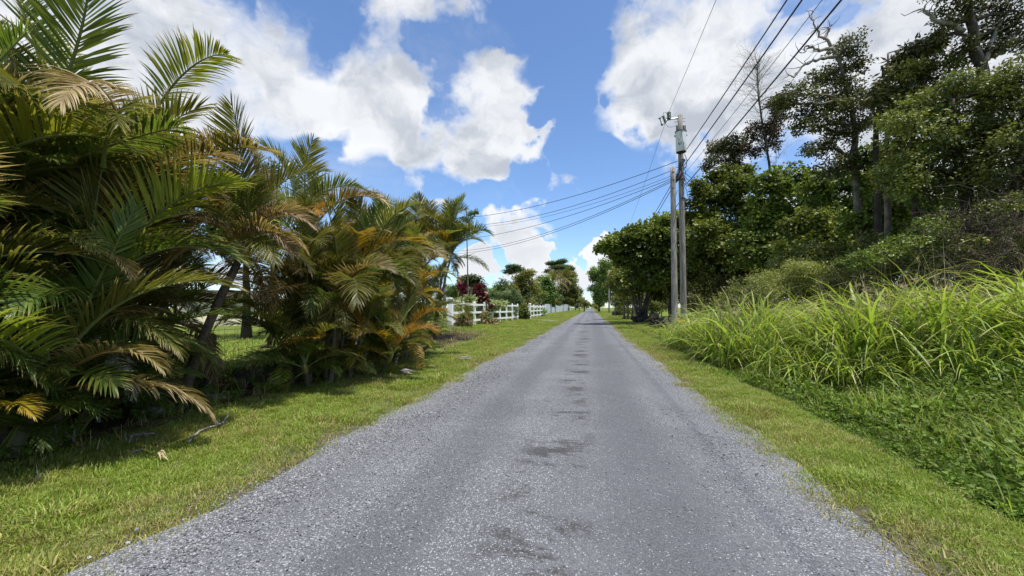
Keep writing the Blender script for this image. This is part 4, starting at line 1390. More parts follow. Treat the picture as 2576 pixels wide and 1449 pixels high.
def dry_tangle(label, d, specs, n=420):
    b0 = base_of(specs[0][0], d)
    t = empty('dry_vine_tangle', b0, label, 'vines')
    m = MB()
    lv = MB()
    for c, rad in B(d, *specs):
        c = c - b0
        cc, dd = blob_clusters(c, rad, 7, .5)
        leaves(lv, cc, 6, .085, 'long', .12, .2, dd, droop=.5)
        for k in range(n // len(specs)):
            a = c + nrm(R.normal(0, 1, 3)) * R.uniform(.4, 1.05) * np.asarray(rad)
            e = a + nrm(R.normal(0, 1, 3) * np.array([1, 1, .7]) - np.array([0, 0, .3])) * R.uniform(.3, 1.1)
            m.tube(wobble(a, e, 6, .5, R.uniform(-.15, .2)), np.linspace(.007, .004, 6), 3, cap=False, tint=R.uniform())
    m.build('vine', BARK['brown'], t)
    lv.build('withered_leaves', LM['dry'], t)
    return t

tree('leafy_shrub', 'green vine leaves straggling over the brown tangle at the far right', base_of(2480, 9), [base_of(2480, 9), at(2480, 650, 9)], .04,
     B(9, (2490, 535, 60, 34), (2560, 600, 46, 40), (2425, 615, 46, 28), (2560, 500, 40, 26)), 'wood', .075, 'oval', 6, 9, 'brown', cat='shrub', core=.05)


dry_tangle('brown tangle of dead vines and twigs hanging at the foot of the wood, far right', 9.3,
           [(2450, 555, 95, 58), (2545, 590, 90, 80), (2480, 640, 110, 46), (2600, 500, 80, 70), (2560, 690, 90, 50)], 620)


# ------------------------------------------------------------------ utility poles and lines
def pole_mat(name, lo, hi):
    m, t, out = newmat(name)
    g = t.n('ShaderNodeTexCoord').outputs['Object']
    mp = t.n('ShaderNodeMapping')
    mp.inputs['Scale'].default_value = (1, 1, .045)
    t.link(g, mp.inputs[0])
    n1 = t.noise(mp.outputs[0], 16, 6, .65)
    n2 = t.noise(g, 1.3, 4, .6)
    v = t.n('ShaderNodeTexVoronoi')
    mp2 = t.n('ShaderNodeMapping')
    mp2.inputs['Scale'].default_value = (1, 1, .35)
    t.link(g, mp2.inputs[0])
    t.link(mp2.outputs[0], v.inputs['Vector'])
    v.inputs['Scale'].default_value = 2.6
    knot = t.remap(v.outputs['Distance'], .06, .12, 1, 0)
    c = t.mix(t.remap(n1, .32, .7), lo, hi)
    c = t.mix(t.remap(n2, .4, .75, 0, .45), c, (0.17, 0.13, 0.10))
    c = t.mix(t.math('MULTIPLY', knot, .7), c, (0.06, 0.05, 0.04))
    principled(t, out, c, .85, .2, n1, .6, .03)
    return m


POLE = pole_mat('weathered_pole_wood', (0.075, 0.068, 0.062), (0.44, 0.41, 0.37))
GALV = plainmat('galvanised_steel', (0.30, 0.31, 0.32), .45, .5, .6)
PORC = plainmat('grey_green_porcelain', (0.12, 0.14, 0.125), .3)
TANK = None
BLACK = plainmat('black_cable', (0.015, 0.015, 0.018), .55)
DARKM = plainmat('dark_fitting', (0.03, 0.03, 0.032), .6)


def tank_mat():
    m, t, out = newmat('transformer_paint')
    g = t.n('ShaderNodeTexCoord').outputs['Object']
    mp = t.n('ShaderNodeMapping')
    mp.inputs['Scale'].default_value = (1, 1, .25)
    t.link(g, mp.inputs[0])
    n = t.noise(mp.outputs[0], 7, 6, .7)
    c = t.mix(t.remap(n, .56, .74), (0.60, 0.61, 0.59), (0.20, 0.16, 0.12))
    principled(t, out, c, .5, .4)
    return m


def insulator(b, c, r, h, axis=(0, 0, 1), mat=0, n=5):
    ax = np.asarray(axis, dtype=float)
    ax = ax / np.linalg.norm(ax)
    prof = [(r * .35, 0)]
    for k in range(n):
        z0 = h * k / n
        prof += [(r, z0 + h * .02), (r * .96, z0 + h * .10), (r * .5, z0 + h * .14), (r * .5, z0 + h * .95 / n)]
    prof += [(r * .3, h), (0.002, h)]
    b.lathe(prof, c, 14, mat, tuple(ax))


MAIN_D = 25.5
pb = base_of(1721, MAIN_D)
ptop = at(1710.5, 290, MAIN_D)
main = empty('utility_pole', pb, 'tall weathered utility pole carrying a grey transformer can', 'utility pole')
top = ptop - pb
m = MB()
m.tube(np.linspace((0, 0, -.4), top, 14), np.linspace(.205, .155, 14), 16, jit=.015)
m.build('shaft', POLE, main, True)
fwd = nrm(np.array([-pb[0], -pb[1], 0]) + np.array([0, 0, 0.0]))          # towards the viewer side of the pole
Zt = top[2]


def rel(px, py, d=MAIN_D):
    return at(px, py, d) - pb


# transformer
a0, a1 = rel(1713.5, 383, MAIN_D - .55), rel(1713.5, 331, MAIN_D - .55)
tc = (a0 + a1) / 2
axd = np.array([0, 0, 1.0])
tk_r, tk_h = .325, a1[2] - a0[2]
TANK = tank_mat()
tb = MB()
tb.lathe([(0.002, 0), (tk_r * .93, 0), (tk_r * .97, .03), (tk_r * .97, tk_h * .5), (tk_r, tk_h * .97), (tk_r, tk_h)], a0, 28)
tank = tb.build('transformer_tank', TANK, main, True)
lb = MB()
lb.lathe([(tk_r * 1.0, -.03), (tk_r * 1.09, -.02), (tk_r * 1.09, .035), (tk_r * .9, .07), (tk_r * .4, .11), (.002, .12)], a0 + np.array([0, 0, tk_h]), 28)
lb.build('lid', DARKM, tank, True)
sb_ = MB()
sb_.lathe([(0.002, -.004), (tk_r * .9, -.004), (tk_r * .9, -.012), (.002, -.012)], a0, 28)
sb_.build('tank_bottom', DARKM, tank)
for off in (-.2, .24):
    ib = MB()
    insulator(ib, a0 + np.array([off * .98, off * .2, tk_h + .05]), .10, .40)
    ib.build('bushing', PORC, tank, True)
for off in (-1, 1):
    hb = MB()
    hb.box(a0 + np.array([off * (tk_r + .035), 0, tk_h * .82]), (.07, .05, .12))
    hb.build('lifting_lug', GALV, tank)
# stencilled marks, wrapped on the can
fc = bpy.data.curves.new('marks', 'FONT')
fc.body = 'E3 1'
fc.size = .24
fc.extrude = 0
fo = bpy.data.objects.new('marks', fc)
dg = bpy.context.evaluated_depsgraph_get()
col.objects.link(fo)
bpy.context.view_layer.update()
dg = bpy.context.evaluated_depsgraph_get()
tm = bpy.data.meshes.new_from_object(fo.evaluated_get(dg))
col.objects.unlink(fo)
ang0 = math.atan2(fwd[1], fwd[0]) + .12
for v in tm.vertices:
    an = ang0 + (v.co.x - .22) / tk_r
    v.co = Vector((a0[0] + (tk_r * .985 + .006) * math.cos(an), a0[1] + (tk_r * .985 + .006) * math.sin(an), a0[2] + tk_h * .30 + v.co.y))
link('stencilled_number', tm, DARKM, tank)
cb = MB()
s = np.linspace(0, 1, 40)
an = ang0 + np.interp(s, [0, .4, 1], [-.05, .1, .45]) + .035 * np.sin(s * 60)
cb.tube(np.stack([a0[0] + (tk_r + .025) * np.cos(an), a0[1] + (tk_r + .025) * np.sin(an), a0[2] + tk_h * (1.0 - s * 1.02)], -1), .014, 5)
cb.build('hanging_chain', DARKM, tank)
# arm, insulator, fused cutout
ar = MB()
A0, A1 = rel(1706, 296), rel(1675, 303)
ar.tube([A0, A1], .045, 6)
ar.box(A0 + np.array([.05, 0, -.05]), (.07, .1, .38))
ar.build('bracket_arm', GALV, main)
ib = MB()
ip = rel(1683, 299)
insulator(ib, ip, .13, .48)
ib.build('pin_insulator', PORC, main, True)
cu = MB()
c0, c1 = rel(1674.5, 309), rel(1668, 291)
insulator(cu, c0, .085, float(np.linalg.norm(c1 - c0)), c1 - c0, n=8)
cut = cu.build('fused_cutout', PORC, main, True)
fb = MB()
f0, f1 = rel(1665, 314), rel(1659.5, 298)
fb.tube([c0 + np.array([0, 0, -.04]), f0], .022, 5)
fb.tube([c1, f1], .022, 5)
fb.tube([f0, f1], .026, 6)
fb.box(f0, (.12, .07, .10))
fb.box(f1, (.14, .07, .08))
fb.build('fuse_holder', DARKM, cut)
jb = MB()
jb.tube(np.array([c0 + np.array([0, 0, -.05]), rel(1680, 319), rel(1690, 320), rel(1702, 315), a0 + np.array([-.2, 0, tk_h + .42])]), .012, 5)
jb.tube(np.array([c1, rel(1669, 283), rel(1674, 282), rel(1680, 290), ip + np.array([0, 0, .45])]), .012, 5)
jb.build('jumper_wire', BLACK, main)
for zpx in (299, 306):
    q = MB()
    q.tube([rel(1707, zpx) + np.array([-.28, 0, 0]), rel(1707, zpx) + np.array([.42, 0.05, 0])], .016, 5)
    q.build('bolt', DARKM, main)
# tangle of splices and service cables under the can
sp_ = MB()
for k in range(16):
    a = rel(1714 + R.normal(0, 5), 392 + R.uniform(0, 75), MAIN_D - .25)
    e = a + np.array([R.normal(0, .25), R.normal(-.05, .1), R.normal(-.5, .6)])
    sp_.tube(wobble(a, e, 8, .35), .018, 5)
sp_.tube(np.array([rel(1722, 388, MAIN_D - .3), rel(1728, 402, MAIN_D - .2), rel(1727, 418, MAIN_D - .2), rel(1718, 424, MAIN_D - .25)]), .022, 6)
sp_.build('cable_tangle', BLACK, main)
bb_ = MB()
bb_.tube(np.array([rel(1697, 462, MAIN_D - .35), rel(1704, 450, MAIN_D - .35), rel(1712, 437, MAIN_D - .3), rel(1718, 424, MAIN_D - .25)]), np.array([.04, .14, .15, .05]), 8)
bb_.build('splice_case', BLACK, main, True)
cl = MB()
for zpx in (404, 452, 500):
    p = rel(1716, zpx)
    rr = .175 + .03 * (Zt - p[2]) / Zt
    cl.lathe([(rr, -.04), (rr + .02, -.04), (rr + .02, .04), (rr, .04)], p, 16)
cl.build('steel_band', DARKM, main)

sb0 = gxy(1698, 835)
sd = 23.8
st = empty('utility_pole', sb0, 'shorter weathered pole standing left of the one with the transformer', 'utility pole')
m = MB()
tp = at(1692.5, 422, sd) - sb0
m.tube(np.linspace((0, 0, -.4), tp, 14), np.linspace(.185, .150, 14), 16, jit=.015)
m.build('shaft', POLE, st, True)
mb_ = MB()
for k in range(3):
    p = tp * (1 - .03 - .05 * k)
    mb_.tube([p + fwd * .14 - np.array([.1, 0, 0]), p + fwd * .17 + np.array([.1, 0, 0])], .014, 5)
mb_.build('bolt', DARKM, st)
cu2 = MB()
cu2.tube(np.array([at(1704, 478, sd), at(1698, 500, sd), at(1700, 560, sd), at(1702, 640, sd), at(1703, 760, sd)]) - sb0, .016, 5)
cu2.build('ground_wire', DARKM, st)


def plain_pole(px, d, ytop, label, r=.16, group=None, arm=False):
    b0 = base_of(px, d)
    t = empty('utility_pole', b0, label, 'utility pole', group)
    m = MB()
    tp = at(px, ytop, d) - b0
    tp[0], tp[1] = R.normal(0, .05), R.normal(0, .05)
    m.tube(np.linspace((0, 0, -.3), tp, 8), np.linspace(r * 1.15, r * .85, 8), 12)
    m.build('shaft', POLE, t, True)
    if arm:
        q = MB()
        q.tube([(0, -.1, 2.6), (1.9, -.1, 2.6)], .05, 6)
        q.build('side_arm', GALV, t)
        q = MB()
        q.tube([(.12, -.16, -.2), (.12, -.16, 5.2)], .06, 6)
        q.build('cable_guard', plainmat('rusty_guard', (.22, .10, .08), .7), t)
    return t, b0, tp


far_t, far_b, far_tp = plain_pole(1533, 98, 679, 'utility pole farther down the road on the right, in front of the dark trees', .2, arm=True)
lp_t, lp_b, lp_tp = plain_pole(1118, 45, 547, 'utility pole on the left, mostly hidden behind the ringed palms', .17)
fl_t, fl_b, fl_tp = plain_pole(1457, 180, 716, 'distant thin utility pole on the left side near the vanishing point', .16)
ff_t, ff_b, ff_tp = plain_pole(1498, 300, 738, 'farthest utility pole on the right by the end of the road', .18)


def wire(label, a, e, sag, r, group=None, n=40, cat='cable', name='overhead_wire'):
    a, e = np.asarray(a, dtype=float), np.asarray(e, dtype=float)
    s = np.linspace(0, 1, n)
    P = a + (e - a) * s[:, None]
    P[:, 2] -= 4 * sag * s * (1 - s)
    m = MB()
    m.tube(P - a, r, 6)
    return tag(m.build(name, BLACK, None, True, a), label, cat, group)


def along(label, px, py, xtop, r, d=MAIN_D):
    """line from the transformer pole back past the viewer to the pole behind, parallel to the road"""
    p = at(px, py, d)
    zt = 1.5 + p[0] * 774.0 / (xtop - 1485)
    yt = (zt - 1.5) * FPX / 774 + 1.0
    u = (p[1] - yt) / (p[1] + 24)
    sag = max(.2, (p[2] - zt) / (4 * u * (1 - u)))
    wire(label, p, (p[0], -24, p[2]), sag, r, None, 60)


along('thin bare line from the pin insulator to the top of the picture', 1681, 286, 1803, .011)
along('thick black cable from under the transformer, leftmost of the bundle', 1727, 376, 1978, .026)
along('thick black cable leaving the pole just below the transformer tangle', 1721, 416, 2015, .028)
along('thin cable between the two lower thick cables', 1723, 436, 2065, .010)
along('lowest thick black cable crossing in front of the dead-limbed tree', 1725, 465, 2112, .027)
# onwards down the road
ft = far_b + far_tp
wire('thin bare line sloping down from the insulator to the far pole', at(1681, 286, MAIN_D), ft + np.array([-.3, 0, -.1]), 1.6, .011)
wire('upper thick cable running on to the far pole', at(1716, 416, MAIN_D), ft + np.array([0, -.2, -1.5]), 1.3, .026)
wire('middle thick cable running on to the far pole', at(1712, 437, MAIN_D), ft + np.array([0, -.2, -1.9]), 1.3, .026)
wire('lower thick cable running on to the far pole', at(1716, 500, MAIN_D), ft + np.array([0, -.2, -3.0]), 1.0, .024)
lt = lp_b + lp_tp
for (px, py, zz, sg, r, lab) in [(1705, 405, 0, .9, .020, 'uppermost cable across the road to the left pole, sagging from the tangle'),
                                 (1694, 427, -.8, 1.15, .018, 'cable across the road from the top of the shorter pole'),
                                 (1706, 436, -1.0, 1.15, .012, 'thin cable across the road just under the one from the shorter pole'),
                                 (1697, 446, -2.6, .9, .017, 'middle cable across the road that crosses the others near the shorter pole'),
                                 (1692, 452, -3.9, 1.2, .017, 'lower cable of the close pair across the road'),
                                 (1692, 456, -4.2, 1.2, .017, 'lowest cable across the road, right beneath its twin')]:
    wire(lab, at(px, py, MAIN_D - .6), lt + np.array([0, 0, zz]), sg, r)
wire('short cable sloping from the transformer pole into the trees on the right', at(1722, 434, MAIN_D), at(1830, 500, 29), .2, .016)
for k, lab in enumerate(['topmost distant cable across the vanishing point', 'second highest distant cable over the end of the road', 'middle distant cable between the far trees', 'second lowest distant cable over the end of the road', 'lowest distant cable above the road crest']):
    a = ff_b + ff_tp + np.array([0, 0, -.2 - 1.5 * k])
    e = fl_b + fl_tp + np.array([0, 0, -.4 - 1.2 * k])
    wire(lab, a, e, 1.5, .035, 'distant cables over the end of the road', 16)

# ------------------------------------------------------------------ white board fence
WHITE = plainmat('white_fence_paint', (0.84, 0.84, 0.825), .6, .4, var=.10, scale=2.5)


def board_fence(label, posts, first_wide=.0, h=1.6, wide_idx=()):
    o = posts[0]
    t = empty('board_fence', o, label, 'fence', 'white board fences')
    for k, p in enumerate(posts):
        q = p - o
        nxt = posts[min(k + 1, len(posts) - 1)] - posts[max(0, min(k, len(posts) - 2))]
        rz = math.atan2(nxt[1], nxt[0])
        w, hh = (.27, h + .16) if k in wide_idx else (.13, h + R.normal(0, .015))
        b = MB()
        b.box(q + np.array([0, 0, hh / 2 - .1]), (w, w, hh + .2), rz=rz)
        v = q + np.array([0, 0, hh])
        b.lathe([(w * .66, 0), (w * .60, .03), (w * .40, .055), (.002, .07)], v + np.array([0, 0, .001]), 8)
        b.build('post', WHITE, t)
    for k in range(len(posts) - 1):
        a, e = posts[k] - o, posts[k + 1] - o
        L = np.linalg.norm((e - a)[:2])
        rz = math.atan2(e[1] - a[1], e[0] - a[0])
        for z in (.34, .90, 1.46):
            b = MB()
            tl = math.atan2(e[2] - a[2], L) + R.normal(0, .004)
            b.box((a + e) / 2 + np.array([math.sin(rz) * .085, -math.cos(rz) * .085, z + R.normal(0, .008)]), (L + .06, .035, .145), rz=rz, tilt=Matrix.Rotation(-tl, 3, 'Y'))
            b.build('rail', WHITE, t)
    return t


def line(p, q, n):
    return [gpos(p[0] + (q[0] - p[0]) * f, p[1] + (q[1] - p[1]) * f) for f in np.linspace(0, 1, n)]


n0, n1 = at(1133, 823, 23.7), at(1302, 803, 40)
board_fence('nearer white three-rail board fence starting behind the ringed palms', line(n0, n1, 9), wide_idx=(0,))
n2, n3 = at(1333, 799, 45.9), at(1372, 792, 62)
ps = line(n2, n3, 6)
board_fence('farther white three-rail board fence beyond the driveway', [ps[0] + np.array([-2.0, -.3, 0])] + ps, wide_idx=(1,))
# driveway
dm = MB()
xs = np.linspace(-14, -2.9, 24)
ys = np.linspace(43.3, 44.9, 4)
X, Y = np.meshgrid(xs, ys, indexing='ij')
jit = .25 * (vnoise(X, Y * 0 + np.sign(Y - 44), 1.2, 50) - .5) * (np.abs(Y - 44.1) > .6)
V = np.stack([X, Y + jit, hgt(X, Y) + .03], -1).reshape(-1, 3)
i, j = np.meshgrid(np.arange(23), np.arange(3), indexing='ij')
dm.add(V, np.stack([i * 4 + j, (i + 1) * 4 + j, (i + 1) * 4 + j + 1, i * 4 + j + 1], -1).reshape(-1, 4))
tag(dm.build('driveway', plainmat('driveway_gravel', (.24, .24, .25), .9, .2, var=.5, scale=3)), kind='structure')

# ------------------------------------------------------------------ corrugated metal fence
CORR = plainmat('galvanised_sheet', (0.42, 0.46, 0.50), .5, .4, .15, var=.12, scale=1.5)


def corr_fence():
    x0 = -8.6
    o = gpos(x0, 74)
    t = empty('metal_fence', o, 'grey corrugated metal fence with sagging and humped sheets beyond the white fence', 'fence')
    for (y0, y1, h0, h1, dip) in [(73, 85, 1.9, 1.95, .1), (86, 96, 1.35, 1.3, 0), (97, 124, 1.95, 2.2, -.35), (125, 152, 2.0, 1.9, .5), (164, 180, 1.8, 1.8, 0)]:
        n = int((y1 - y0) / .19)
        y = np.linspace(y0, y1, n)
        f = np.linspace(0, 1, n)
        zt = h0 + (h1 - h0) * f + dip * np.sin(f * PI)
        xx = x0 + .035 * np.cos(np.arange(n) * PI) + .10 * np.sin(f * 5)
        g = hgt(xx, y)
        V = np.stack([np.stack([xx, y, g - .05], -1), np.stack([xx, y, g + zt], -1)], 1).reshape(-1, 3) - o
        b = MB()
        q = [(2 * k, 2 * k + 1, 2 * k + 3, 2 * k + 2) for k in range(n - 1)]
        b.add(V, q)
        V2 = V + np.array([-.012, 0, 0])
        b.add(V2, [c[::-1] for c in q])
        b.build('metal_sheet', CORR, t)
        for yy in (y0, y1):
            b = MB()
            b.tube([gpos(x0, yy) - o + np.array([.1, 0, -.2]), gpos(x0, yy) - o + np.array([.1, 0, 2.0])], .05, 6)
            b.build('post', GALV, t)


corr_fence()

# ------------------------------------------------------------------ wooden post and wire mesh on the left
pw = gxy(521, 986)
b = MB()
tp = at(534, 845, 6.75) - pw
b.tube(np.linspace((0, 0, -.2), tp, 9), np.linspace(.072, .062, 9), 12, jit=.06)
t = empty('wire_fence', pw, 'rusty wire mesh fence on a dark leaning wooden post beside the leaning palm', 'fence')
b.build('post', ROUGHSTEM, t, True)
RUST = plainmat('rusty_wire', (.10, .075, .055), .8)
for (q0, q1) in ((gpos(-7.15, 3.6), pw), (pw, gpos(-6.9, 9.2))):
    q0, q1 = np.asarray(q0), np.asarray(q1)
    L = np.linalg.norm(q1 - q0)
    b = MB()
    for z in (.08, .25, .42, .6, .8, 1.0):
        b.tube(wobble(q0, q1, 12, .02) - pw + np.array([0, 0, z]), .003, 4, cap=False)
    for k in range(int(L / .16)):
        f = (k + .5) / int(L / .16)
        c = q0 + (q1 - q0) * f - pw
        b.tube(wobble(c + np.array([0, 0, .05]), c + np.array([R.normal(0, .02), R.normal(0, .02), 1.02]), 6, .03), .0025, 3, cap=False)
    b.build('wire_mesh', RUST, t)
b = MB()
e = gpos(-7.15, 3.6) - pw
b.tube(np.linspace(e + np.array([0, 0, -.2]), e + np.array([.05, .03, 1.1]), 6), .06, 10, jit=.06)
b.build('post', ROUGHSTEM, t, True)
b = MB()
e = gpos(-6.9, 9.2) - pw
b.tube(np.linspace(e + np.array([0, 0, -.2]), e + np.array([-.03, .03, 1.1]), 6), .06, 10, jit=.06)
b.build('post', ROUGHSTEM, t, True)

# ------------------------------------------------------------------ cream house far behind the palms
hb = gpos(*at(580, 815, 27)[:2]) - np.array([0, 0, .15])
CREAM = plainmat('cream_wall', (.78, .70, .50), .8, .2, var=.06)
ROOF = plainmat('brown_roof', (.06, .045, .035), .85, .2)
t = empty('house', hb, 'low cream house far behind the palms, only a strip of wall in view', 'house', rz=.55)
b = MB()
b.box((0, 0, .85), (4.4, 4, 2.1))
b.build('wall', CREAM, t)
b = MB()
v = [(-2.5, -2.3, 1.85), (2.5, -2.3, 1.85), (2.5, 0, 2.5), (-2.5, 0, 2.5), (2.5, 2.3, 1.85), (-2.5, 2.3, 1.85)]
b.add(v, [(0, 1, 2, 3), (3, 2, 4, 5)])
b.add(np.array(v) + np.array([0, 0, -.08]), [(3, 2, 1, 0), (5, 4, 2, 3)])
b.build('roof', ROOF, t)
# ------------------------------------------------------------------ lava rock walls
LAVA = plainmat('lava_rock', (0.055, 0.050, 0.047), .9, .2, var=.75, scale=7)
import bmesh as _bm
SM = []
for k in range(6):
    bm = _bm.new()
    _bm.ops.create_icosphere(bm, subdivisions=2, radius=1)
    q = np.random.default_rng(60 + k)
    ph = q.uniform(0, 9, 6)
    sx = q.uniform(.7, 1.15, 3)
    for v in bm.verts:
        c = v.co.copy()
        f = 1 + .25 * math.sin(3 * c.x + ph[0]) * math.sin(3 * c.y + ph[1]) + .18 * math.sin(6 * c.z + ph[2] + 3 * c.x) + q.normal(0, .05)
        v.co = Vector((c.x * sx[0], c.y * sx[1], c.z * sx[2] * .75)) * f
    me = bpy.data.meshes.new('stone')
    bm.to_mesh(me)
    bm.free()
    me.materials.append(LAVA)
    SM.append(me)


def stones(parent, places):
    for (p, s) in places:
        o = bpy.data.objects.new('stone', SM[int(R.integers(0, 6))])
        col.objects.link(o)
        o.parent = parent
        o.location = [float(x) for x in p]
        o.rotation_euler = [float(x) for x in R.uniform(0, 6, 3)]
        o.scale = (s, s, s)


w0, w1 = gxy(1638, 820), gxy(1712, 838)
t = empty('lava_rock_wall', w0, 'short dry-stacked black lava rock wall left of the poles', 'stone wall')
pl = []
for row in range(5):
    nn = 13
    for k in range(nn):
        f = (k + .5 * (row % 2)) / nn
        zmax = .95 - .45 * f
        if row * .2 > zmax:
            continue
        c = (w1 - w0) * f
        pl.append((c + np.array([R.normal(0, .06), R.normal(0, .1), .08 + row * .19]), R.uniform(.13, .21)))
pl.append((np.array([.12, 0, 1.05]), .17))
stones(t, pl)
mb0 = base_of(1617, 37.6)
t = empty('lava_rock_mound', mb0, 'mound of lava rocks under the many-stemmed tree', 'rock pile')
pl = []
for k in range(62):
    a, rr = R.uniform(0, 2 * PI), math.sqrt(R.uniform()) * .85
    pl.append((np.array([rr * math.cos(a), rr * math.sin(a), R.uniform(.0, 1.0) * (1.25 - rr)]), R.uniform(.16, .28)))
stones(t, pl)
mb1 = base_of(1556, 68)
t = empty('lava_rock_pillar', mb1, 'small pillar of lava rocks at the lawn edge near the far pole', 'rock pile')
stones(t, [(np.array([R.uniform(-.9, .9), R.uniform(-.5, .5), R.uniform(.05, 1.15)]), R.uniform(.22, .34)) for k in range(40)])

# ------------------------------------------------------------------ garden behind the white fence
def simple_bush(name, label, d, specs, leaf, size, shape='oval', per=7, dens=12, cat='bush', flowers=None, fsize=.09, fn=0, group=None, core=.15):
    b0 = base_of(specs[0][0], d)
    t = tree(name, label, b0, [b0 - np.array([0, 0, .1]), b0 + np.array([0, 0, .5])], .05, B(d, *specs), leaf, size, shape, per, dens, 'brown', cat, group, twigs=2, core=core, sat=4)
    if flowers:
        m = MB()
        for c, rad in B(d, *specs):
            dd = nrm(R.normal(0, 1, (fn, 3)))
            leaves(m, c - b0 + dd * np.asarray(rad) * 1.04, 5, fsize, 'round', fsize * .3, .8, dd)
        m.build('blossoms', LM[flowers], t)
    return t


simple_bush('flowering_bush', 'pink flowering bush by the thick fence end post', 24.4, [(1163, 803, 14, 15), (1177, 808, 12, 11), (1150, 811, 10, 10), (1172, 797, 9, 8)], 'lime', .12, 'oval', 7, 22, flowers='pink', fsize=.075, fn=55, group='pink bushes along the fence')
simple_bush('flowering_bush', 'sparser pink bush under the middle rails of the nearer fence', 29, [(1224, 806, 12, 8), (1243, 809, 11, 7), (1208, 804, 9, 8), (1217, 790, 6, 9)], 'lime', .13, 'oval', 7, 18, flowers='pink', fsize=.07, fn=22, group='pink bushes along the fence')
simple_bush('variegated_bush', 'cream variegated bush spilling over the top rail', 31.5, [(1225, 766, 20, 9), (1243, 770, 22, 8), (1210, 758, 14, 10), (1255, 764, 18, 7)], 'cream', .16, 'oval', 7, 16)
simple_bush('variegated_bush', 'pale yellow-green bush behind the first fence bays', 28.5, [(1168, 758, 16, 18), (1150, 770, 12, 14), (1185, 752, 10, 9), (1140, 775, 10, 16)], 'cream', .13, 'oval', 7, 16)
simple_bush('clipped_hedge', 'rounded green hedge rising above the middle of the nearer fence', 43, [(1240, 748, 24, 17), (1262, 746, 24, 17), (1285, 748, 24, 17), (1298, 756, 18, 18), (1270, 765, 36, 14)], 'hedge', .12, 'small', 8, 15, cat='hedge')
simple_bush('variegated_bush', 'cream tipped shrub at the right end of the hedge', 44, [(1300, 758, 14, 12), (1312, 768, 12, 8), (1290, 738, 20, 5)], 'cream', .16, 'oval', 7, 12)
simple_bush('leafy_bush', 'bright green leafy bush filling the gap between the two white fences', 42.5, [(1313, 786, 14, 16), (1322, 792, 11, 12), (1306, 795, 9, 10), (1318, 775, 10, 8)], 'lime', .2, 'oval', 7, 12)
simple_bush('leafy_bush', 'green shrubbery seen through the rails of the nearer fence', 38.5, [(1250, 785, 26, 14), (1215, 788, 24, 16), (1280, 784, 24, 12), (1180, 786, 24, 18)], 'hedge', .16, 'small', 7, 11)
simple_bush('leafy_bush', 'dark green shrubbery behind the farther white fence', 58, [(1345, 785, 18, 9), (1362, 783, 16, 8), (1330, 778, 12, 10)], 'kamani_far', .22, 'oval', 7, 7)


def ti_plant(label, d, heads, n=24, size=.42):
    b0 = base_of(heads[0][0], d)
    t = empty('ti_plant', b0, label, 'plant', 'crimson ti plants')
    st_ = MB()
    lv = MB()
    for (px, py, k) in heads:
        c = at(px, py, d) - b0
        st_.tube(wobble((R.normal(0, .12), R.normal(0, .12), -.1), c, 6, .06), .03, 6)
        cc = np.array([c + np.array([R.normal(0, .03), R.normal(0, .03), -z * .16]) for z in range(4)])
        leaves(lv, cc, n // 3, size * k, 'oval', .06, .25, None, droop=-.5)
    st_.build('stem', BARK['grey'], t, True)
    lv.build('leaves', LM['ti'], t)


ti_plant('crimson ti plant seen between the ringed palm trunks, lifted high on its cane', 27, [(1160, 714, 1.1), (1166, 722, .8)])
ti_plant('tallest crimson ti plant with stacked heads above the cream bush', 30, [(1213, 718, 1.0), (1204, 735, 1.0), (1216, 742, .9), (1198, 724, .9), (1209, 756, .9)])
ti_plant('low dark crimson ti plant left of the tallest one, behind the fence top', 28.5, [(1172, 764, .8), (1177, 756, .8), (1168, 772, .8)])
ti_plant('narrow crimson ti plant right of the tallest one', 30, [(1232, 768, .7), (1224, 748, .6)])
ti_plant('small crimson ti plant half hidden behind the palm fronds', 24, [(1103, 716, .7)])
ti_plant('reddish ti plant above the farther white fence', 52, [(1325, 765, 1.1), (1329, 772, 1.0), (1322, 775, 1.0)], size=.55)

# --- trees beyond the garden
b, tk = trunk_to(620, 15, (620, 700), (622, 600), (618, 520))
tree('broadleaf_tree', 'round-leaved dark green tree between the first palms and the bushy one', b, tk, .15,
     B(15, (600, 525, 56, 44), (650, 545, 50, 40), (560, 560, 46, 40), (622, 478, 34, 22), (640, 590, 60, 40), (580, 600, 56, 40), (560, 500, 30, 20)), 'kamani', .15, 'round', 7, 11, 'dark', up=.9)
ivb = base_of(688, 17)
t = empty('ivy_covered_snag', ivb, 'dead trunk wrapped in ivy sticking up behind the tall palm crown', 'tree')
m = MB()
m.tube([(0, 0, -.1), tuple((at(688, 600, 17) - ivb)), tuple(at(688, 415, 17) - ivb)], [.14, .11, .07], 8)
m.build('trunk', BARK['brown'], t, True)
lv = MB()
cc = np.concatenate([at(688 + R.normal(0, 1), y, 17)[None] - ivb + R.normal(0, 1, (26, 3)) * np.array([.17, .17, .12]) * (1.15 if y < 480 else .8) for y in range(415, 640, 9)])
leaves(lv, cc, 6, .11, 'oval', .09, .6)
lv.build('ivy', LM['ivy'], t)
b, tk = trunk_to(1178, 34, (1176, 640), (1172, 560), (1174, 530), (1172, 512))
tree('sparse_tree', 'thin half-bare tree poking up behind the last palm crown, under the crossing cables', b, tk, .06,
     B(34, (1188, 540, 9, 4), (1196, 534, 5, 4), (1180, 555, 8, 5), (1168, 552, 6, 4), (1186, 570, 10, 6), (1176, 590, 14, 8)), 'lime', .16, 'small', 5, 3.2, 'grey', twigs=6,
     bare=[(at(1176, 580, 34), at(1172, 520, 34), 12, 1.0)])
GT = 'trees beyond the garden on the left'


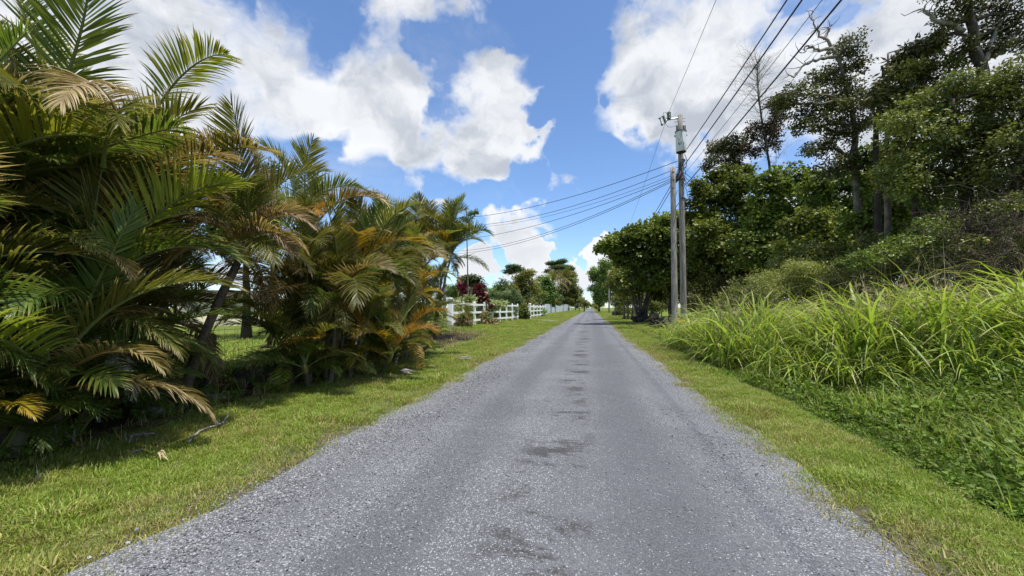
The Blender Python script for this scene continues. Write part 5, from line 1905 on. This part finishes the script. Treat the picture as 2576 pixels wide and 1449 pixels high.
def umbrella_tree(label, d, px, layers, ybase=775):
    b0 = base_of(px, d)
    bl = []
    for (x, y, rx, ry) in layers:
        bl += B(d, (x, y, rx, ry), deep=.8)
    k = min(l[1] for l in layers)
    tk = [b0, at(px, 740, d), at(px + 2, (740 + k) / 2, d), at(px, k + 6, d)]
    tree('albizia_tree', label, b0, tk, .3, bl, 'albizia', .45, 'small', 9, 2.6, 'pale', group=GT, up=1.6, twigs=4)


umbrella_tree('flat-topped feathery tree far left of the coconut palm', 110, 1297, [(1290, 672, 15, 4), (1306, 679, 15, 4), (1278, 684, 14, 4), (1320, 692, 12, 4)])
umbrella_tree('tallest flat-topped feathery tree behind the coconut palm', 155, 1408, [(1395, 662, 22, 4), (1412, 657, 14, 3), (1405, 672, 28, 5), (1430, 676, 16, 4), (1388, 683, 22, 5), (1425, 688, 22, 5)])
umbrella_tree('low feathery tree seen under the arching palm fronds', 70, 1185, [(1185, 702, 24, 5), (1170, 712, 18, 5), (1200, 716, 20, 5)])
for lab, px, d, bl, lf, sz, sh in [
    ('yellow-green bushy tree behind the hedge', 1310, 62, [(1300, 715, 22, 18), (1320, 700, 20, 14), (1290, 735, 24, 18), (1335, 725, 22, 18), (1310, 745, 26, 14), (1330, 690, 14, 9)], 'yellowgreen', .30, 'oval'),
    ('lime green tree right of the yellow-green one, in front of the dark mass', 1352, 90, [(1350, 708, 16, 12), (1340, 730, 20, 14), (1358, 740, 18, 14), (1345, 750, 20, 12)], 'lime', .30, 'oval'),
    ('dark green tree left of the coconut palm', 1372, 108, [(1370, 715, 18, 18), (1360, 735, 20, 18), (1380, 745, 20, 16), (1385, 725, 14, 14), (1365, 755, 20, 9)], 'kamani_far', .42, 'round'),
    ('dark tree mass right behind the coconut palm trunk', 1420, 152, [(1410, 730, 18, 18), (1428, 722, 18, 20), (1440, 745, 16, 16), (1420, 752, 18, 10), (1432, 700, 14, 12), (1400, 750, 12, 12)], 'wood', .6, 'small'),
    ('bright lit green tree at the right end of the garden trees', 1448, 200, [(1446, 715, 10, 16), (1452, 735, 11, 14), (1444, 740, 11, 14), (1456, 750, 9, 10), (1441, 695, 9, 9)], 'lime', .7, 'small'),
    ('rounded bright bush in front of the dark trees, above the metal fence', 1403, 126, [(1400, 760, 10, 9), (1406, 752, 9, 9), (1397, 768, 10, 8)], 'hedge', .5, 'oval'),
    ('dark tree at the left edge of the garden trees', 1268, 60, [(1262, 720, 20, 16), (1245, 735, 20, 16), (1272, 735, 20, 16), (1255, 752, 24, 10), (1230, 745, 20, 14)], 'kamani_far', .26, 'small'),
    ('low dark tree near the vanishing point on the left', 1470, 150, [(1468, 762, 10, 7), (1476, 766, 7, 5), (1462, 758, 8, 6)], 'wood', .5, 'small'),
    ('tree behind the palms far to the left', 1210, 75, [(1200, 735, 30, 16), (1170, 740, 30, 16), (1140, 735, 34, 18)], 'kamani_far', .3, 'small')]:
    b, tk = trunk_to(px, d, (px, 765), (px, 745), (px, min(x[1] for x in bl) + 8))
    tree('garden_tree', lab, b, tk, .22, B(d, *bl), lf, sz, sh, 8, 3.4 if d < 80 else (1.8 if d < 120 else 1.1), 'brown', group=GT, twigs=3)


for lab, px, d, sp in [
    ('dark undergrowth beneath the yellow-green garden tree', 1310, 66, [(1300, 758, 30, 14), (1335, 757, 28, 14), (1262, 760, 26, 14)]),
    ('dark undergrowth behind the left end of the metal fence', 1378, 112, [(1372, 758, 22, 13), (1392, 755, 18, 14), (1352, 760, 18, 12)]),
    ('dark undergrowth behind the middle of the metal fence', 1415, 156, [(1410, 758, 16, 12), (1428, 757, 16, 12), (1442, 760, 12, 11)]),
    ('undergrowth at the far end of the metal fence', 1450, 195, [(1448, 766, 12, 8), (1460, 768, 10, 6)])]:
    simple_bush('undergrowth_bush', lab, d, sp, 'wood', .45 if d > 100 else .3, 'small', 8, 1.6 if d > 100 else 3, group='undergrowth beneath the garden trees')


def coconut(label, d, pxb, pxt, ytop, L, tones, n=20, r=.17):
    b0 = base_of(pxb, d)
    t = empty('coconut_palm', b0, label, 'palm', 'tall palms in the garden')
    tpv = at(pxt, ytop, d) - b0
    s = np.linspace(0, 1, 9)
    P = np.stack([tpv[0] * s ** 1.5, tpv[1] * s ** 1.5, tpv[2] * s - .15 * (1 - s)], -1)
    MB().tube(P, np.linspace(r * 1.3, r * .8, 9), 9).build('trunk', BARK['grey'], t, True)
    for k in range(n):
        age = k / n
        kind = 'upright' if age < .2 else ('arching' if age < .45 else ('spreading' if age < .7 else ('drooping' if age < .9 else 'hanging')))
        put_frond(t, tpv, kind, pick(tones if age > .3 else dict(olive=1, green=1)), L * R.uniform(.85, 1.1), k * 2.4 + R.normal(0, .2))


coconut('coconut palm with a yellowing crown above the metal fence', 128, 1394, 1391, 712, 5.6, dict(olive=5, green=2, bronze=1, yellow=.4), 16, .22)
coconut('second coconut palm with brown drooping fronds right of the yellowing one', 142, 1413, 1416, 708, 5.6, dict(bronze=2, tan=1, olive=4), 14, .22)
coconut('shorter dark palm right of the two coconut palms', 172, 1431, 1431, 738, 5.5, dict(dark=3, green=3), 14, .22)
coconut('small palm at the foot of the bright tree near the distant pole', 190, 1458, 1458, 762, 4.4, dict(lime=2, olive=2), 12)

# --- far end of the road
simple_bush('orange_bush', 'orange flowering bush at the roadside near the vanishing point', 150, [(1499, 771, 5, 4), (1503, 774, 4, 3)], 'yellowgreen', .35, 'small', 7, 3)
simple_bush('pale_reeds', 'pale yellowish reeds at the left of the road end', 170, [(1471, 769, 5, 6), (1476, 770, 4, 5)], 'cream', .5, 'long', 7, 3)
for lab, px, d, sp in [('distant hazy trees closing the road end, left part', 1478, 420, [(1476, 768, 8, 4), (1468, 766, 8, 5)]), ('distant hazy trees closing the road end, right part', 1496, 420, [(1492, 769, 8, 3), (1502, 766, 10, 5), (1512, 766, 8, 5)])]:
    simple_bush('distant_trees', lab, d, sp, 'kamani_far', 1.2, 'small', 7, .5, cat='trees')
for k, (y, x0, x1) in enumerate([(360, -160, -10), (420, 8, 170)]):
    pass


def vehicle(label, p, rz):
    t = empty('parked_van', p, label, 'van', rz=rz)
    W = plainmat('white_car_paint', (.75, .75, .75), .3)
    m = MB()
    pr = [(-2.2, .35), (2.2, .35), (2.25, .95), (1.35, 1.1), (.75, 1.85), (-2.15, 1.9), (-2.25, .9)]
    n = len(pr)
    V = [(x, -.88, z) for x, z in pr] + [(x, .88, z) for x, z in pr]
    m.add(V, [(k, (k + 1) % n, n + (k + 1) % n, n + k) for k in range(n)])
    m.f.append(np.array([list(range(n))[::-1]])); m.mi.append(np.array([0], dtype=np.int32))
    m.f.append(np.array([list(range(n, 2 * n))])); m.mi.append(np.array([0], dtype=np.int32))
    m.build('body', W, t)
    g = MB()
    g.add([(1.36, -.75, 1.13), (1.36, .75, 1.13), (.82, .72, 1.79), (.82, -.72, 1.79)], [(0, 1, 2, 3)])
    g.build('windscreen', plainmat('car_glass', (.03, .035, .04), .1), t)
    for x in (-1.4, 1.4):
        for y in (-.8, .8):
            w = MB()
            w.lathe([(.002, -.1), (.33, -.1), (.33, .1), (.002, .1)], (x, y, .33), 14, 0, (0, 1, 0))
            w.build('wheel', DARKM, t)
    for y in (-.6, .6):
        w = MB()
        w.box((2.245, y, .78), (.06, .3, .16))
        w.build('headlight', plainmat('lamp_glass', (.7, .7, .7), .2), t)


vehicle('small white van on the road at the vanishing point', (-1.0, 262, .03), -PI / 2)
mk = base_of(1552, 84)
b = MB()
b.box((0, 0, .9), (.14, .05, 2.0))
tag(b.build('marker_post', plainmat('pale_yellow_paint', (.6, .55, .2), .6), None, loc=mk), 'thin pale yellow marker post on the lawn beside the far pole', 'post')

# hibiscus at the pole foot
hp = gpos(*(at(1718, 830, 22.3)[:2]))
t = empty('hibiscus_plant', hp, 'two orange hibiscus blossoms in the grass at the foot of the poles', 'flower')
HIB = leafmat('petal_orange', (.55, .17, .01), (.80, .36, .02), trans=.3, rough=.5)
m = MB()
for (px, py) in ((1712.5, 806), (1722.5, 807)):
    c = at(px, py, 22.0) - hp
    m.tube(wobble((R.normal(0, .05), R.normal(0, .05), -.05), c, 6, .06), .01, 5)
leaves(m, np.array([(R.normal(0, .12), R.normal(0, .12), R.uniform(.15, .6)) for k in range(30)]), 4, .10, 'oval', .06, .8)
m.build('stem', LM['hedge'], t)
for (px, py) in ((1712.5, 806), (1722.5, 807)):
    c = at(px, py, 22.0) - hp
    f = MB()
    nn = nrm(-np.asarray(c + hp - CAM)) * np.array([1, 1, .6]) + np.array([.2, 0, .3])
    leaves(f, np.array([c] * 4), 5, .115, 'round', .03, .2, np.array([nn] * 4) * 3)
    f.build('blossom', HIB, t)


# ------------------------------------------------------------------ tall grass, weeds, litter
TALL = leafmat('tall_grass_blade', (0.12, 0.185, 0.018), (0.35, 0.43, 0.07), (0.46, 0.40, 0.20), .9, trans=.38, rough=.5, obj_var=.22)
STRAW = leafmat('straw', (0.26, 0.21, 0.11), (0.50, 0.43, 0.27), trans=.2, rough=.65, obj_var=.2)
WEED = leafmat('weed_leaf', (0.062, 0.112, 0.012), (0.19, 0.27, 0.038), trans=.3, rough=.55, spec=.3, obj_var=.22)


def tall_mesh(n, h0, h1, w0, w1, spread, straw, droop=.55, lean=.26):
    b = MB()
    blades(b, n, spread, h0, h1, w0, w1, lean=lean, seg=7, droop=droop, out_bias=.8)
    if straw:
        blades(b, straw, spread, h0 * .7, h1, .004, .009, lean=.35, seg=5, droop=.25, mat=1)
    me = b.mesh('tall_grass_tuft')
    me.materials.append(TALL)
    me.materials.append(STRAW)
    return me


def straw_mesh():
    """dead stalks with drooping blades and feathery seed heads"""
    b = MB()
    blades(b, 16, .16, .6, 1.4, .010, .024, lean=.42, seg=6, droop=1.1, mat=1)
    for k in range(5):
        a = R.uniform(0, 2 * PI)
        e = np.array([.3 * math.cos(a), .3 * math.sin(a), R.uniform(1.1, 1.6)])
        q = wobble((.05 * math.cos(a), .05 * math.sin(a), 0), e, 7, .06, .02)
        b.tube(q, np.linspace(.006, .003, 7), 3, mat=1, cap=False, tint=.4)
        blades(b, 9, .03, .06, .16, .006, .012, lean=.9, seg=2, droop=.6, mat=1, ctr=q[-1])
        blades(b, 7, .03, .06, .14, .006, .012, lean=.9, seg=2, droop=.6, mat=1, ctr=q[-2])
    me = b.mesh('straw_tuft')
    me.materials.append(TALL)
    me.materials.append(STRAW)
    return me


def stand_front(x):
    """nearest row of the tall grass stand, metres along the road, as a function of the distance to the side"""
    return np.interp(x, [3.2, 3.5, 4.0, 4.8, 5.6, 6.4, 7.5, 9.0], [14.5, 11.2, 9.5, 8.8, 8.3, 7.8, 7.2, 6.4])


def build_tall_grass():
    tv = variants('tall_grass_tufts', [tall_mesh(20, .9, 1.95, .036, .064, .16, 3, 1.6, .24) for k in range(5)] + [tall_mesh(19, .6, 1.35, .028, .050, .17, 4, 1.8, .34) for k in range(3)]
                  + [tall_mesh(16, 1.2, 2.4, .038, .070, .13, 6, 1.3, .2) for k in range(3)] + [straw_mesh() for k in range(3)])
    x, y = pts_in(3.1, 13.5, 5.0, 22, 15)
    fr = stand_front(x) + 0.5 * (vnoise(x, y, .9, 31) - .5)
    k = (y > fr) & (y < 20.5 + 1.0 * (vnoise(x, y, 1, 33) - .5)) & (x < 3.6 + (y - 4) * 1.25)
    k &= ~((y > 16.5) & (x < 3.3)) & ~((x - 5.14) ** 2 + (y - 25.3) ** 2 < 1)
    # the stand thins and drops where the olive shrub stands
    k &= R.uniform(0, 1, len(x)) < np.where(vnoise(x, y, 1.1, 32) > .3, 1, .45)
    x, y, fr = x[k], y[k], fr[k]
    dep = y - fr
    sc = (0.72 + 0.48 * sstep(0, 1.6, dep)) * (0.75 + 0.6 * vnoise(x, y, 1.0, 34)) * R.uniform(.85, 1.15, len(x)) * np.interp(y, [8, 11, 15, 20], [1.02, 1.0, .78, .52]) * np.interp(x, [5.5, 8.5], [1, .90])
    vi = np.where(dep < .6, R.integers(0, 8, len(x)), R.integers(0, 11, len(x)))
    dry = R.uniform(0, 1, len(x)) < np.where(dep < .5, .02, .05 + .16 * sstep(.6, .85, vnoise(x, y, 1.2, 35)) + .14 * sstep(5.5, 7.5, x) * sstep(1.0, 2.5, dep))
    vi = np.where(dry, R.integers(11, 14, len(x)), vi)
    scatter('tall_grass', np.stack([x, y, hgt(x, y) - .03], -1), sc, tv, vi=vi, rot=np.stack([R.normal(0, .1, len(x)), R.normal(0, .1, len(x)), R.uniform(0, 2 * PI, len(x))], -1))


def weed_mesh(n, h, kind):
    b = MB()
    c = []
    for k in range(n):
        a, r_ = R.uniform(0, 2 * PI), .13 * math.sqrt(R.uniform())
        e = np.array([r_ * math.cos(a), r_ * math.sin(a), 0])
        tp = e + np.array([R.normal(0, .06), R.normal(0, .06), h * R.uniform(.55, 1.1)])
        b.tube(wobble(e, tp, 4, .2), np.linspace(.003, .002, 4), 3, cap=False, tint=.3)
        for z in range(5):
            c.append(e + (tp - e) * (z + 1.2) / 6)
    leaves(b, np.array(c), 3, .058 if kind else .042, 'oval', .025, .9)
    me = b.mesh('weed')
    me.materials.append(WEED)
    return me


def build_weeds():
    wv = variants('weeds', [weed_mesh(12, .22, 1) for k in range(4)] + [weed_mesh(14, .15, 0) for k in range(3)] + [tall_mesh(18, .18, .45, .006, .012, .09, 0, .6, .4) for k in range(3)])
    PX, PY, SC, VI = [], [], [], []
    for (x0, x1, y0, y1, dn, s) in ((2.9, 9.5, 1.2, 8.5, 150, 1.0), (2.9, 8, 8.5, 16.5, 80, 1.15), (7, 12, 5, 9, 60, 1.3)):
        x, y = pts_in(x0, x1, y0, y1, dn)
        k = (x > 3.18 + .35 * (vnoise(x, y, .7, 41) - .5)) & (y < stand_front(x) + 1.2) & (x < 3.4 + (y - 1.5) * 1.05)
        x, y = x[k], y[k]
        PX.append(x); PY.append(y)
        g = R.uniform(0, 1, len(x)) < .06 + .26 * sstep(.62, .85, vnoise(x, y, .8, 42))
        VI.append(np.where(g, R.integers(7, 10, len(x)), R.integers(0, 7, len(x))))
        SC.append(s * (0.7 + .8 * vnoise(x, y, .9, 43)) * R.uniform(.8, 1.2, len(x)) * (0.65 + .5 * sstep(3.2, 3.9, x)))
    # rank growth along the old wire fence and the palm feet on the left
    x, y = pts_in(-7.4, -5.3, 2.2, 14, 9)
    PX.append(x); PY.append(y); SC.append(R.uniform(.5, 1.0, len(x))); VI.append(R.integers(0, 10, len(x)))
    x, y = np.concatenate(PX), np.concatenate(PY)
    scatter('weeds', np.stack([x, y, hgt(x, y) - .01], -1), np.concatenate(SC), wv, vi=np.concatenate(VI))


build_tall_grass()
build_weeds()

# clumps that stand out of the grass one by one
for (px, py, n, h0, h1, w, lab) in [(2425, 965, 62, .9, 1.75, .034, 'big clump of broad bright green grass blades bending over at the right, above the weeds'),
                                    (2075, 925, 56, .7, 1.35, .026, 'bright grass clump at the front of the stand, left of the grey dead frond')]:
    p = gxy(px, py)
    b = MB()
    blades(b, n, .24, h0 * 1.25, h1 * 1.3, w * .7, w * 1.2, lean=.30, seg=9, droop=1.6, out_bias=.9)
    o = b.build('grass_clump', TALL, None, loc=p)
    tag(o, lab, 'grass clump', 'grass clumps that stand out')


def litter():
    """brown scraps under the palms"""
    ms = []
    for k in range(5):
        b = MB()
        blades(b, 9, .16, .08, .30, .008, .02, lean=1.45, seg=3, droop=.05)
        me = b.mesh('scrap')
        me.materials.append(FM['dead'] if k == 3 else (LM['dry'] if k % 2 else FM['tan']))
        ms.append(me)
    v = variants('scraps', ms)
    x, y = pts_in(-7.2, -4.7, 1.8, 20, 16)
    k = R.uniform(0, 1, len(x)) < sstep(-4.6, -5.5, x) * .9
    x, y = x[k], y[k]
    xs, ys = pts_in(-5.2, -2.9, 1.5, 16, 2.2)
    xt, yt = pts_in(1.9, 3.3, 1.5, 12, 1.2)
    sz = np.concatenate([R.uniform(.5, 1.1, len(x)), R.uniform(.18, .45, len(xs) + len(xt))])
    x, y = np.concatenate([x, xs, xt]), np.concatenate([y, ys, yt])
    scatter('leaf_litter', np.stack([x, y, hgt(x, y) + .012], -1), sz, v)


litter()

# single things lying about
p = gxy(2250, 958)
o = bpy.data.objects.new('dead_frond', FR['drooping'][1])
col.objects.link(o)
o.location = p + np.array([.35, .3, .75])
o.rotation_euler = (.5, .3, 3.6)
o.scale = (1.1, 1.1, 1.1)
for i, m_ in enumerate((FM['dead'], RM['dead'])):
    o.material_slots[i].link = 'OBJECT'
    o.material_slots[i].material = m_
tag(o, 'grey dead palm frond hanging in the tall grass beside the big clump', 'palm frond')


def rock(name, label, p, size, mat, seed, cat='rock'):
    import bmesh
    bm = bmesh.new()
    bmesh.ops.create_icosphere(bm, subdivisions=3, radius=1)
    r = np.random.default_rng(seed)
    k = r.uniform(0, 9, 6)
    for v in bm.verts:
        c = v.co
        f = 1 + .22 * math.sin(3.1 * c.x + k[0]) * math.sin(2.7 * c.y + k[1]) + .12 * math.sin(7 * c.z + k[2] + 4 * c.x) + .06 * math.sin(13 * c.y + k[3] + 9 * c.x)
        v.co = Vector((c.x * size[0], c.y * size[1], c.z * size[2])) * f
    me = bpy.data.meshes.new(name)
    bm.to_mesh(me)
    bm.free()
    for q in me.polygons:
        q.use_smooth = True
    me.materials.append(mat)
    o = link(name, me, None, None, p)
    return tag(o, label, cat)


PALE = plainmat('pale_rock', (0.36, 0.34, 0.31), .85, .3, var=.45, scale=9)
GREYR = plainmat('grey_rock', (0.16, 0.16, 0.165), .85, .3, var=.45, scale=9)
rock('rock', 'flat pale rock lying in the grass in front of the wooden fence post', gxy(556, 1001) + np.array([0, 0, .02]), (.20, .10, .045), PALE, 1)
rock('rock', 'grey rounded rock at the foot of the leaning palm, half in shade', gxy(382, 1043) + np.array([0, 0, .02]), (.13, .10, .075), GREYR, 2)


def stick(name, label, pts, rad, mat, cat='branch', side=()):
    b = MB()
    p = np.asarray(pts, dtype=float)
    o0 = p[0].copy()
    s = np.linspace(0, 1, len(p))
    ss = np.linspace(0, 1, 16)
    P = np.stack([np.interp(ss, s, p[:, k]) for k in range(3)], -1) - o0
    P[1:-1] += R.normal(0, rad * .35, P[1:-1].shape)
    b.tube(P, np.linspace(rad, rad * .45, 16), 7, jit=.12)
    for (i, e) in side:
        b.tube(wobble(P[i], np.asarray(e) - o0, 5, .2), np.linspace(rad * .5, rad * .2, 5), 5)
    o = b.build(name, mat, None, True, o0)
    return tag(o, label, cat)


G = lambda px, py, z=.03: gxy(px, py) + np.array([0, 0, z])
stick('fallen_branch', 'curved pale fallen branch lying on the mown grass near the leaning palm', [G(476, 1117), G(482, 1105), G(500, 1092), G(530, 1080), G(556, 1072), G(570, 1064, .06), G(581, 1054, .10)], .017, BARK['pale'],
      side=[(9, G(545, 1070, .08)), (11, G(560, 1076, .02))])
stick('fallen_palm_stalk', 'dry grey palm stalk on the ground below the near palm clump', [G(326, 1106), G(350, 1099), G(388, 1097)], .02, BARK['pale'], 'palm stalk')
stick('fallen_palm_stalk', 'thin straight palm stalk at the edge of the shade, behind the dry grey one', [G(385, 1078), G(415, 1068), G(446, 1056)], .013, BARK['brown'], 'palm stalk')
stick('fallen_palm_stalk', 'short cut palm stalk lying on the open grass, pale end to the road', [G(328, 1146), G(345, 1141), G(363, 1136)], .012, BARK['pale'], 'palm stalk')


def sheath(name, label, px, py, mat, size, rz, n=7):
    p = gxy(px, py)
    b = MB()
    for k in range(n):
        a = rz + R.normal(0, .35)
        L = size * R.uniform(.6, 1.1)
        s = np.linspace(0, 1, 6)
        cx = np.stack([s * L * math.cos(a), s * L * math.sin(a), .02 + .05 * np.sin(s * PI) * R.uniform(.4, 1.5) + k * .006], -1)
        sd = np.array([-math.sin(a), math.cos(a), R.normal(0, .3)])
        w = (size * .07 * np.sin(PI * (s * .9 + .07)))[:, None]
        V = np.stack([cx - sd * w, cx + sd * w], 1).reshape(-1, 3)
        b.add(V, [(2 * i, 2 * i + 1, 2 * i + 3, 2 * i + 2) for i in range(5)], 0, R.uniform(0, 1), np.repeat(s, 2))
    return tag(b.build(name, mat, None, loc=p), label, 'dead leaf')


sheath('dead_leaf', 'grey curled palm leaf lying on the verge beside the golden palm', 1000, 942, FM['dead'], .42, .2, 9)
sheath('dead_leaf', 'flat tan leaf sheath on the mown grass close to the road', 1062, 926, FM['tan'], .40, .35, 3)
sheath('dead_leaf', 'small pinkish dead leaf on the mown grass below the fallen branch', 392, 1162, FM['tan'], .13, .3, 5)
sheath('dead_leaf', 'pale dry leaves in the grass near the foot of the ringed palms', 1150, 905, FM['dead'], .5, .1, 6)
